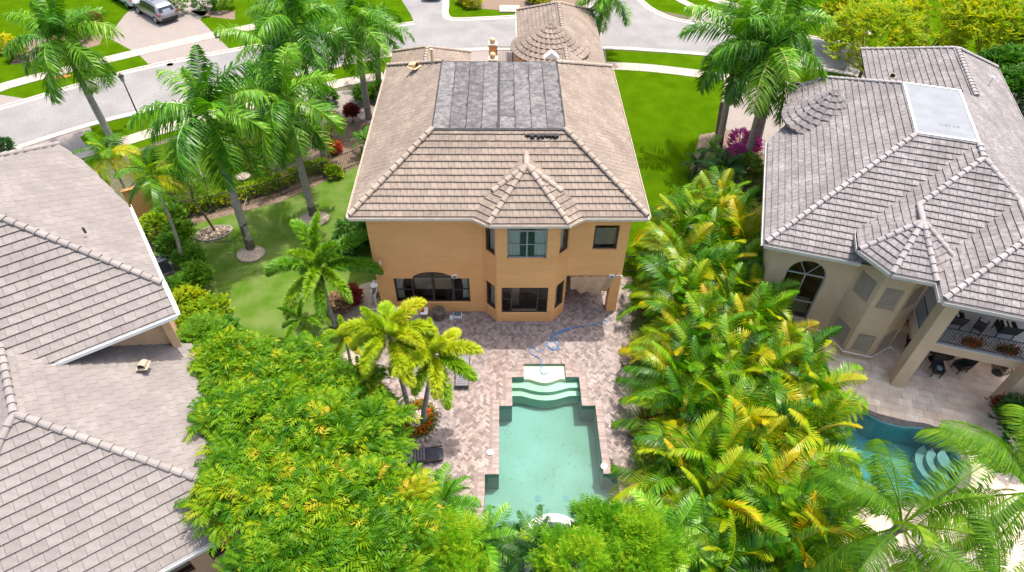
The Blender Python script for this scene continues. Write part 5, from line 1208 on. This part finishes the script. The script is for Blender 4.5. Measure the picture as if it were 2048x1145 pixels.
# ------------------------------------------------------------------ vehicles
M_silver = mat('silver_paint', (.30,.30,.32), (.33,.33,.35), 2, .3, metal=.6, spec=.5)
M_pale = mat('pale_paint', (.62,.63,.66), (.66,.67,.70), 2, .3, spec=.5)
M_cglass = mat('car_glass', (.02,.025,.03), None, 2, .05, spec=.8)
M_tyre = mat('tyre', (.02,.02,.02), (.03,.03,.03), 5, .8)
M_rim = mat('rim', (.5,.5,.52), None, 2, .3, metal=.8)
M_tail = mat('tail_lamp', (.35,.01,.01), None, 2, .2)
def car(label, px, py, rz, paint, L=5.1, W=1.95, Ht=1.75, cat='car', group='parked cars'):
    t = thing('parked_car', label, cat, G(px, py), rz, group); h = W/2
    # stations: x, half width, sill z, belt z, roof z, roof half width
    S = [(-L/2,.80*h,.42,.80,.84,.70*h),(-L/2+.12,.93*h,.30,.95,1.02,.80*h),(-L/2+.35,.99*h,.22,1.02,1.50*Ht/1.75,.74*h),(-L/2+.75,h,.22,1.03,1.70*Ht/1.75,.76*h),(-.4,h,.22,1.0,Ht,.78*h),(.35,h,.22,.98,1.70*Ht/1.75,.76*h),(1.25,h,.22,.96,1.10,.80*h),(1.45,h,.22,.95,1.02,.86*h),(L/2-.35,.96*h,.25,.82,.88,.84*h),(L/2-.06,.82*h,.34,.66,.72,.70*h),(L/2,.70*h,.42,.56,.60,.6*h)]
    b = MB(); vs = []; n = 10
    for x, w_, a, be, ro, rw in S:
        vs += [(x,-w_*.9,a),(x,-w_,a+.22),(x,-w_*.99,be),(x,-rw,ro-.03),(x,-rw*.8,ro),(x,rw*.8,ro),(x,rw,ro-.03),(x,w_*.99,be),(x,w_,a+.22),(x,w_*.9,a)]
    fs = [(i*n+k, (i+1)*n+k, (i+1)*n+(k+1) % n, i*n+(k+1) % n) for i in range(len(S)-1) for k in range(n)]+[tuple(range(n)), tuple((len(S)-1)*n+k for k in range(n))[::-1]]
    b.add(vs, fs, .5); o = b.obj('body', paint, t, smooth=True); md = o.modifiers.new('s', 'SUBSURF'); md.levels = 1; md.render_levels = 1
    def gl(nm, q, m=M_cglass): g = MB(); g.add(q, [tuple(range(len(q)))], .5); g.obj(nm, m, t)
    for sg in (-1, 1):
        def sd(x, f):  # point on the side glass between belt and roof
            for (xa, wa, _, ba, ra, rwa), (xb, wb, _, bb_, rb2, rwb) in zip(S, S[1:]):
                if xa <= x <= xb: u = (x-xa)/(xb-xa); break
            w1 = wa+(wb-wa)*u; be = ba+(bb_-ba)*u; ro = ra+(rb2-ra)*u-.03; rw = rwa+(rwb-rwa)*u
            return (x, sg*((w1*.99)+(rw-w1*.99)*f+.012), be+(ro-be)*f+.01)
        for xa, xb, top in ((-L/2+.55,-1.05,.86),(-1.0,-.1,.88),(-.05,.85,.84)):
            gl('side_window', [sd(xa,.08), sd(xb,.08), sd(xb+(-.35 if xb > .5 else 0),top), sd(xa+.1,top)])
        for x in (-L/2+.95, L/2-.95):
            w_ = MB(); w_.cyl((x, sg*(h-.20), .34), (x, sg*(h+.012), .34), .34, .34, 18); wo = w_.obj('wheel', M_tyre, t); w2_ = MB(); w2_.cyl((x, sg*(h), .34), (x, sg*(h+.026), .34), .21, .19, 12); w2_.obj('rim', M_rim, wo)
        w_ = MB(); w_.box(1.0, sg*(h+.02)-.09, .98, 1.18, sg*(h+.02)+.12, 1.14); w_.obj('wing_mirror', paint, t)
        g = MB(); g.box(-L/2+.03, min(sg*.66*h, sg*.93*h), .90, -L/2+.20, max(sg*.66*h, sg*.93*h), .98); g.obj('tail_light', M_tail, t)
        g = MB(); g.box(L/2-.30, min(sg*.5*h, sg*.80*h), .66, L/2-.07, max(sg*.5*h, sg*.80*h), .76); g.obj('headlight', M_white, t)
        g = MB(); g.tube([(-L/2+.7, sg*.72*h, Ht+.0), (-.3, sg*.75*h, Ht+.05), (.5, sg*.72*h, Ht-.03)], .02, 5); g.obj('roof_rail', M_black, t)
    gl('rear_window', [(-L/2+.13,-.72*h,1.05),(-L/2+.13,.72*h,1.05),(-L/2+.345,.66*h,1.45*Ht/1.75),(-L/2+.345,-.66*h,1.45*Ht/1.75)][::-1])
    gl('windscreen', [(1.27,-.72*h,1.12),(1.27,.72*h,1.12),(.48,.66*h,1.665*Ht/1.75),(.48,-.66*h,1.665*Ht/1.75)])
    gl('sunroof', [(-.9,-.4*h,Ht+.012),(.1,-.4*h,Ht+.022),(.1,.4*h,Ht+.022),(-.9,.4*h,Ht+.012)])
    b = MB(); b.box(-L/2-.03,-.75*h,.42,-L/2+.10,.75*h,.60); b.obj('bumper', M_black, t)
    b = MB(); b.box(L/2-.12,-.5*h,.40,L/2+.012,.5*h,.58); b.obj('grille', M_black, t); return t
# the van points away from the road, rear towards us and to the right
a_ = G(300, 18)-G(343, 42); rzv = atan2(a_.y, a_.x)
car('silver minivan parked on the paved drive across the road, rear towards the road', 316, 32, rzv, M_silver, cat='minivan')
car('pale grey car beside the minivan, cut by the top edge', 262, 4, rzv, M_pale, L=4.7, Ht=1.6)
car('pale car coming down the side street at the top edge', 868, -14, radians(-91), M_pale, L=4.7, Ht=1.5)

# ------------------------------------------------------------------ street things
B = G(282, 243); t = thing('street_lamp', 'slim black street lamp with a grey lantern on the near verge', 'street lamp', B)
hh = Hgt(B, 165); b = MB(); b.tube([(0,0,0),(0,0,.3),(0,0,.35),(0,0,hh)], [.10,.09,.05,.04], 10); b.obj('pole', M_black, t)
b = MB(); b.lathe([(.03,hh),(.10,hh+.04),(.17,hh+.42),(.15,hh+.44),(.0,hh+.44)], 8); b.obj('lantern', mat('lamp_glass', (.30,.36,.36), (.36,.42,.42), 4, .3), t)
b = MB(); b.lathe([(.21,hh+.43),(.13,hh+.56),(.03,hh+.62),(.015,hh+.72),(0,hh+.72)], 8); b.obj('lantern_cap', M_black, t)
c = G(1019, 20); t = thing('storm_inlet', 'concrete storm drain inlet set in the island grass at the top', 'drain', c); b = MB(); b.box(-.95,-.75,0,.95,.75,.14); b.obj('frame', M_conc, t); b = MB(); b.lathe([(0,.15),(.36,.15),(.36,.165),(0,.165)], 18); b.obj('manhole_cover', M_bark, t)
c = G(435, 76); b = MB(); b.ball((0,0,.1), .16, 8, 5, .5, .6); o = b.obj('rock', M_moss); o.location = c; tag(o, 'small dark rock on the far sidewalk next to the drive', 'rock')
c = G(118, 155); b = MB(); b.prism([(.9*cos(k*pi/8)*(1+.2*sin(k*2.1)), .32*sin(k*pi/8)) for k in range(16)], 0, .014); o = b.obj('bare_patch', mat('orange_soil', (.30,.10,.03), (.50,.22,.05), 5)); o.location = c; o.rotation_euler = (0,0,.35); tag(o, 'bare orange soil patch with dry fronds on the far grass strip', 'soil patch')
b = MB(); 
for k in range(2): b.lathe([(0,.015),(.28,.015),(.28,.022),(0,.022)], 16, (k*.01, k*.01))
o = b.obj('manhole_cover', M_conc); o.location = G(340, 130); tag(o, 'small round cover on the sidewalk edge near the driveway', 'drain cover')
def gate_post(label, x, y, h=2.0):
    t = thing('gate_pillar', label, 'pillar', (x, y, 0), 0, 'ball topped gate pillars'); b = MB(); b.box(-.3,-.3,0,.3,.3,h-.16); b.obj('shaft', M_stucco, t)
    b = MB(); b.box(-.36,-.36,h-.16,.36,.36,h-.06); b.box(-.33,-.33,h-.06,.33,.33,h); b.obj('cap', M_trim, t)
    b = MB(); b.ball((0,0,h+.2), .24, 16, 10, .5); b.obj('ball', mat('ball_stone', (.6,.42,.28), (.68,.5,.34), 4), t, smooth=True)
gate_post('far ochre gate pillar with stone ball beside the iron gate', -1.42, 27.3); gate_post('near ochre gate pillar whose stone ball shows over the flat roof edge', -1.38, 24.6, 2.05)
def iron(name, label, cat, a, c, h, step=.12, posts=2.4, group=None, z=0, m=None, rail=.02):
    m = m or M_black
    a, c = Vector((a[0], a[1], 0)), Vector((c[0], c[1], 0)); L = (c-a).length; d = (c-a)/L; t = thing(name, label, cat, (a.x, a.y, z), atan2(d.y, d.x), group)
    pk = MB(); pk.box(-.009,-.009,.05,.009,.009,h-.02); pm = pk.mesh('picket', m); n = int(L/step)
    np_ = max(1, round(L/posts)); po = MB(); po.box(-.03,-.03,0,.03,.03,h+.06); pom = po.mesh('post', m)
    for i in range(np_+1): link('post', pom, t, TR((L*i/np_, 0, 0)))
    for i in range(n):
        link('picket', pm, t, TR((L*(i+.5)/n, 0, 0)))
    for zz in (.12, h-.05): b = MB(); b.box(0,-rail,zz-rail,L,rail,zz+rail); b.obj('rail', m, t)
    return t
iron('iron_gate', 'black iron gate between the ball topped pillar and the round tower', 'gate', (-1.1,27.3), (.2,27.3), 1.7)
F1_, F2_ = G(358,442), G(565,392); F3_ = G(728,325)
iron('iron_fence', 'black iron fence crossing the side lawn from yard wall to palms', 'fence', F1_, F2_, 1.25, group=None, m=M_bronze)
iron('iron_fence', 'black iron fence section behind the palms ending at the ochre house', 'fence', F2_, F3_, 1.25, m=M_bronze)
iron('iron_gate', 'black iron side gate right of the ochre house corner', 'gate', (5.45,2.9), (7.0,2.9), 1.3, m=M_black)
for (px, py, x, lb) in ((909,552,-2.99,'small white wall light above the arched window'),(1222,552,4.78,'small white wall light above the lanai pier')):
    t = thing('wall_light', lb, 'wall light', (x, -.002, 2.62), 0, None); b = MB(); b.box(-.13,-.10,-.09,.13,0,.09); b.obj('housing', M_white, t); b = MB(); b.box(-.09,-.108,-.055,.09,-.101,.055); b.obj('lens', mat('lens', (.10,.13,.16), None, 2, .2), t)
t = thing('security_camera', 'tiny white camera on the upper left of the ochre wall', 'camera', (-6.56,-.001,3.6)); b = MB(); b.cyl((0,0,0),(0,-.07,0),.035,.035,8); b.cyl((0,-.07,0),(.10,-.20,-.05),.04,.045,8); b.obj('body', M_white, t)
t = thing('spot_light', 'pale double spot light at the left edge of the ochre wall', 'wall light', (-6.66,-.001,2.75)); b = MB()
for sg in (-1, 1): b.cyl((0,-.05,0),(sg*.17,-.14,.03),.03,.05,8)
b.cyl((0,0,0),(0,-.06,0),.05); b.obj('lamp_head', M_trim, t)
t = thing('spot_light', 'pale double spot light on the lanai corner of the ochre wall', 'wall light', (5.1,-.001,2.70)); b = MB()
for sg in (-1, 1): b.cyl((0,-.05,0),(sg*.17,-.14,.03),.03,.05,8)
b.cyl((0,0,0),(0,-.06,0),.05); b.obj('lamp_head', M_trim, t)
# tarp over the lanai opening
b = MB(); vs = []; nu, nv = 24, 10
for j in range(nv+1):
    v = j/nv
    for i in range(nu+1):
        u = i/nu; x = 2.72+.02+(4.86-2.74)*u; x += (v*(.06-.10*u)); dr = 1.22*v*(1-.16*(2*u-1)**2-.10*(1-u)*v+ (-.22*v if u > .93 else 0))
        y = -.03-.20*sin(pi*v)*sin(pi*u)*.6-.09*sin(u*17+v*3)*v-.04*sin(u*31+v*6); vs.append((x, y, 2.60-dr))
b.add(vs, [(j*(nu+1)+i, (j+1)*(nu+1)+i, (j+1)*(nu+1)+i+1, j*(nu+1)+i+1) for j in range(nv) for i in range(nu)], .5)
tag(b.obj('tarp', M_tarp, smooth=True), 'tan cloth sheet hanging across the lanai opening of the ochre house', 'tarp')
# grill
t = thing('grill', 'stainless barbecue grill with red knob panel under the arched window', 'barbecue', (-5.25,-.72,0)); M_steel = mat('steel', (.45,.45,.46), (.55,.55,.56), 3, .35, metal=.7)
b = MB(); b.box(-.45,-.27,.12,.45,.27,.85); b.obj('cabinet', M_steel, t); b = MB(RY(0)); b.prism([(-.42,-.28),(.42,-.28),(.42,.28),(-.42,.28)], .86, .98); b.tube([(-.40,0,.96),(.40,0,.96)], [.23,.23], 14); b.obj('lid', M_steel, t)
b = MB(); b.box(-.95,-.25,.82,-.47,.25,.86); b.box(.47,-.25,.82,.85,.25,.86); b.obj('side_shelf', M_white, t); b = MB(); b.box(.5,-.12,.87,.66,.06,1.08); b.obj('red_can', M_tail, t)
b = MB(); b.tube([(-.35,-.26,1.0),(.35,-.26,1.0)], .015, 6); b.obj('handle', M_black, t)
t = thing('bin', 'round dark bin against the ochre wall right of the grill', 'bin', (-3.9,-.5,0)); b = MB(); b.lathe([(.24,0),(.30,.55),(.33,.55),(.33,.62),(.28,.64),(0,.66)], 18); b.obj('body', M_moss, t)
b = MB(); b.lathe([(.0,.661),(.05,.661),(.05,.70),(0,.70)], 10); b.obj('knob', M_black, t)
t = thing('pool_robot', 'small white and blue box with a lid by the ochre wall', 'box', (-2.95,-.38,0)); b = MB(); b.box(-.22,-.14,.03,.22,.14,.20); b.obj('box_body', M_white, t); b = MB(); b.box(-.18,-.11,.201,.18,.11,.27); b.obj('lid', mat('slate_blue', (.08,.14,.18), (.12,.18,.22), 4), t); b = MB(); b.tube([(.22,0,.15),(.33,-.02,.2),(.35,.02,.12)], .015, 6); b.obj('handle', M_white, t)
t = thing('water_jug', 'white plastic jug on the pavers beside the blue lidded box', 'jug', (-3.28,-.55,0)); b = MB(); b.lathe([(0,.03),(.09,.03),(.10,.06),(.09,.22),(.04,.28),(.03,.32),(0,.32)], 12); b.obj('body', M_white, t); b = MB(); b.tube([(.05,0,.28),(.12,0,.24),(.10,0,.14)], .012, 6); b.obj('handle', M_white, t)
# pool plumbing left of the wall
t = thing('pool_plumbing', 'white pool pipes and pump against the left wall of the ochre house', 'pipes', (-7.3,.9,0))
for pth in ([(0,-.5,.05),(0,-.5,.8),(.2,-.2,.8),(.2,.6,.8)], [(-.2,-.3,.05),(-.2,-.3,.65),(-.2,.8,.65)], [(.15,-.8,.05),(.15,-.8,1.0),(.15,1.2,1.0)], [(-.3,-1.0,.3),(.2,-1.0,.3),(.2,-1.2,.05)], [(-.35,.2,.4),(.25,.2,.4)]):
    b = MB(); b.tube(pth, .03, 7); b.obj('pipe', M_white, t)
b = MB(); b.cyl((-.1,.3,0),(-.1,.3,.75),.22,.2,14); b.obj('filter', M_steel, t)
# blue hose from lanai to the pool shelf
hp = [(1215,645),(1190,650),(1150,656),(1120,664),(1104,672),(1130,662),(1140,660),(1122,668),(1105,676),(1098,682),(1096,692),(1106,700),(1118,698),(1112,688),(1104,682),(1110,678),(1120,690),(1108,702),(1097,696),(1095,686),(1088,698),(1082,706),(1074,703),(1066,696),(1059,702),(1064,711),(1076,716),(1083,728),(1082,742),(1087,746),(1094,744),(1097,739)]
pts = []
raw = [tuple(G(a, c)) for a, c in hp]
for i in range(len(raw)-1):
    a, b_, c, d = Vector(raw[max(i-1,0)]), Vector(raw[i]), Vector(raw[i+1]), Vector(raw[min(i+2,len(raw)-1)])
    for k in range(7):
        q = k/7; p = .5*((2*b_)+(-a+c)*q+(2*a-5*b_+4*c-d)*q*q+(-a+3*b_-3*c+d)*q**3)
        z = .05+.008*(i % 3)
        if p.y < -3.42: z = .05-min(.13, (-3.42-p.y)*.35) if inpoly(p.x, p.y, POOL) else .06
        pts.append(Vector((p.x, p.y, z)))
b = MB(); b.tube(pts, .019, 6, .5); tag(b.obj('hose', M_blue, smooth=True), 'blue hose tangled on the pavers and dipping onto the pool shelf', 'hose')
# loungers
def lounger(label, px, py, rz, m, up=.35, seat=.32):
    t = thing('sun_lounger', label, 'sun lounger', G(px, py), rz, 'sun loungers on the pool deck')
    b = MB(); b.box(-.95,-.34,seat-.06,.95,-.29,seat); b.box(-.95,.29,seat-.06,.95,.34,seat); b.obj('frame', M_bronze, t)
    b = MB(); b.box(-.93,-.29,seat-.035,.25,.29,seat+.03); b.obj('seat', m, t)
    b = MB(TR((.25,0,seat)) @ RY(-up)); b.box(0,-.29,-.02,.72,.29,.04); b.obj('backrest', m, t)
    for x in (-.85, .75):
        for y in (-.30, .27): b = MB(); b.box(x, y, .03, x+.04, y+.035, seat-.05); b.obj('leg', M_bronze, t)
    b = MB()
    for k in range(9): b.box(-.88+k*.125,-.285,seat+.031,-.80+k*.125,.285,seat+.045)
    b.obj('slats', mat('lounger_grey', (.12,.11,.13), (.18,.17,.19), 4), t)
M_lg = mat('lounger_fabric', (.20,.19,.22), (.27,.26,.29), 4); M_ln = mat('lounger_navy', (.035,.035,.05), (.05,.05,.07), 4)
lounger('grey slatted lounger on the deck behind the yellow foxtail palms', 926, 748, radians(90), M_lg, .45); lounger('dark navy lounger half under the big canopy', 842, 918, radians(8), M_ln, -.25)
def wire_chair(label, px, py, rz, group=None, s=1):
    t = thing('wire_chair', label, 'chair', G(px, py), rz, group)
    b = MB()
    for k in range(7):
        y = -.2+.4*k/6; b.tube([(-.22,y,.42),(.2,y,.42),(.3,y,.7),(.34,y*.8,.9)], .009, 5)
    b.obj('seat', M_black, t)
    b = MB(); b.tube([(-.23,-.22,.42),(.2,-.24,.42),(.34,-.2,.92),(.34,.2,.92),(.2,.24,.42),(-.23,.22,.42),(-.23,-.22,.42)], .014, 6); b.obj('frame', M_black, t)
    for x, y in ((-.2,-.2),(-.2,.2),(.22,-.2),(.22,.2)): b = MB(); b.tube([(x,y,.42),(x*1.25,y*1.25,.03)], .013, 6); b.obj('leg', M_black, t)
wire_chair('thin black wire chair on the deck against the areca hedge', 1254, 748, radians(200)); wire_chair('black wire chair in the gap of palms at the terrace bottom', 1722, 1030, radians(120))
# air conditioner
c = G(328, 540); t = thing('air_conditioner', 'grey outdoor air conditioner between rose roof house and hedge', 'air conditioner', c, radians(34)); b = MB(); b.box(-.38,-.38,.05,.38,.38,.86); b.obj('cabinet', mat('ac_grey', (.09,.10,.12), (.13,.14,.16), 4), t); b = MB(); b.box(-.40,-.40,.86,.40,.40,.92); b.obj('top_panel', mat('ac_top', (.32,.35,.38), (.38,.41,.44), 4, .5), t)
b = MB()
for r_ in (.08,.14,.20,.26,.31): b.tube([(r_*cos(a*pi/12), r_*sin(a*pi/12), .935) for a in range(25)], .009, 4)
b.lathe([(0,.93),(.07,.93),(.07,.95),(0,.95)], 12); b.obj('fan_grille', M_black, t); b = MB(); b.box(-.5,-.5,0,.5,.5,.05); b.obj('pad', M_conc, t)
# stone pillars at the bottom
for (px, py, h, s_, lb) in ((950,1115,1.3,.34,'small square stone capped pillar at the bottom left of the spa'),(1035,1082,.9,.62,'wide flat stone slab among the date palms next to the spa')):
    p = G(px, py, h); t = thing('stone_pillar', lb, 'pillar', (p.x, p.y, 0)); b = MB(); b.box(-s_*.42,-s_*.30,0,s_*.42,s_*.30,h-.12); b.obj('shaft', M_trav, t)
    b = MB(); w_ = s_*.55; b.add([(-w_,-w_*.7,h-.12),(w_,-w_*.7,h-.12),(w_,w_*.7,h-.12),(-w_,w_*.7,h-.12),(-w_,-w_*.7,h-.04),(w_,-w_*.7,h-.04),(w_,w_*.7,h-.04),(-w_,w_*.7,h-.04),(0,0,h+.06)], [(0,3,2,1),(0,1,5,4),(1,2,6,5),(2,3,7,6),(3,0,4,7),(4,5,8),(5,6,8),(6,7,8),(7,4,8)], .5); b.obj('cap', mat('cap_stone', (.5,.4,.33), (.6,.5,.42), 6, bump=.5), t)
# ---- right terrace furniture
HRm = Matrix.Translation((11.23,-1.07,0)) @ RZ(radians(-17.3))
def hr(u, v, z=0): return HRm @ Vector((u, v, z))
def lounge_chair(label, u, v, z, rz, wide=.55, group='balcony furniture'):
    t = thing('balcony_chair', label, 'chair', hr(u, v, z), radians(-17.3)+rz, group); M_w = mat('wicker', (.03,.03,.035), (.06,.055,.055), 30, .7)
    b = MB(); b.box(-wide/2,-.3,.30,wide/2,.3,.40); b.obj('seat', M_w, t)
    b = MB(TR((0,.28,.38)) @ RX(-.3)); b.box(-wide/2,0,0,wide/2,.06,.55); b.obj('backrest', M_w, t)
    for x in (-wide/2,wide/2-.06): b = MB(); b.box(x,-.3,.40,x+.06,.3,.60); b.obj('armrest', M_w, t)
    for x in (-wide/2+.02,wide/2-.06):
        for y in (-.28,.24): b = MB(); b.box(x,y,.01,x+.04,y+.04,.30); b.obj('leg', M_w, t)
    return t
lounge_chair('black armchair with striped cushion, left one on the grey balcony', 8.9, .2, 2.95, radians(180), .75); lounge_chair('small black side chair in the middle of the grey balcony', 10.0, .1, 2.95, radians(150), .42); lounge_chair('dark brown armchair with striped cushion, right one on the grey balcony', 11.05, .25, 2.95, radians(185), .75)
for u, lb in ((8.95,'black and white striped cushion on the left balcony armchair'),(11.1,'black and white striped cushion on the right balcony armchair')):
    t = thing('cushion', lb, 'cushion', hr(u, .42, 3.36), radians(-17.3), 'striped cushions'); 
    for k in range(5): b = MB(); b.box(-.25+k*.1,-.18,.0+.001*k,-.152+k*.1,.18,.13); b.obj('stripe', M_white if k % 2 else M_black, t)
for k, (u, lb) in enumerate(((9.35,'left hanging box of dark red flowers on the balcony railing'),(10.75,'right hanging box of dark red flowers on the balcony railing'))):
    t = thing('flower_box', lb, 'flower box', hr(u, -1.28, 3.35), radians(-17.3), 'flower boxes on the balcony'); b = MB(); b.box(-.38,-.10,0,.38,.08,.18); b.obj('box', M_black, t)
    rnd = random.Random(k+70); lf_ = MB(); fw_ = MB()
    for _ in range(420):
        p = Vector((rnd.gauss(0,.24), rnd.gauss(-.02,.12), .16+rnd.gauss(.06,.12))); az = rnd.random()*6.28; d = Vector((cos(az), sin(az), rnd.uniform(-.5,.7))).normalized()*.09; s2 = Vector((-sin(az), cos(az), .2))*.03
        (fw_ if rnd.random() < .5 else lf_).add([p, p+d*.5+s2, p+d, p+d*.5-s2], [(0,1,2,3)])
    lf_.obj('leaves', L_dark, t); fw_.obj('blossoms', L_red, t)
t = thing('dining_table', 'dark round table in the shade under the grey balcony', 'table', hr(9.6, .7)); b = MB(); b.lathe([(0,.70),(.62,.70),(.64,.72),(.62,.74),(0,.74)], 24); b.obj('tabletop', M_dark, t); b = MB(); b.lathe([(.28,.03),(.26,.06),(.05,.1),(.05,.70)], 12); b.obj('pedestal', M_black, t)
lounge_chair('dark chair at the left of the shaded table under the balcony', 8.55, .9, .03, radians(90), .5, None); lounge_chair('dark chair with a blue cloth in front of the shaded table', 9.45, -.25, .03, radians(0), .45, None); lounge_chair('green grey chair right of the shaded table', 10.6, .3, .03, radians(-60), .5, None)
t = thing('towel', 'crumpled blue towel on the dark terrace chair', 'towel', hr(9.5, -.25, .44)); b = MB(); b.ball((0,0,.06), .17, 9, 5, .5, .45); b.ball((.14,.05,.05), .10, 8, 5, .5, .5); b.obj('cloth', mat('towel_blue', (.10,.25,.35), (.35,.5,.5), 9), t)
t = thing('egg_chair', 'black wire basket chair in the sun patch under the balcony', 'chair', hr(12.4, .7), 0); b = MB()
for k in range(10):
    a = k*pi/10; b.tube([(.42*cos(a)*cos(q*pi/8), .42*sin(a)*cos(q*pi/8), .5+.4*sin(q*pi/8)) for q in range(-4, 12)], .010, 4)
b.tube([(.42*cos(q*pi/8), .42*sin(q*pi/8), .5) for q in range(17)], .014, 5); b.obj('basket', M_black, t); b = MB(); b.lathe([(.25,.03),(.25,.06),(.02,.08),(.02,.12)], 12); b.obj('foot', M_black, t)
t = thing('day_bed', 'tan cushioned bench at the right end of the shaded terrace', 'bench', hr(13.0, 1.4), radians(10)); b = MB(); b.box(-.5,-.4,.12,.5,.4,.4); b.obj('seat', mat('tan_cushion', (.4,.27,.18), (.5,.36,.25), 4), t)
for x in (-.45,.4):
    for y in (-.35,.3): b = MB(); b.box(x,y,.03,x+.05,y+.05,.12); b.obj('leg', M_black, t)
t = thing('wall_valve', 'white valve and tap at the end of the pipe on the grey bay wall', 'tap', hr(7.3, .35, .55)); b = MB(); b.ball((0,0,0), .07, 8, 5, .5); b.tube([(0,0,0),(.12,-.1,.05),(.18,-.16,-.02)], .025, 6); b.obj('tap', M_white, t)
b = MB(); b.box(0,0,.03,.05,2.1,.06); b.tube([(0,0,.04),(0,2.4,.04)], .02, 5); o = b.obj('drain_strip', M_white); o.location = G(1300, 1080); tag(o, 'thin white pipe on the soil at the near end of the hedge bed', 'pipe')
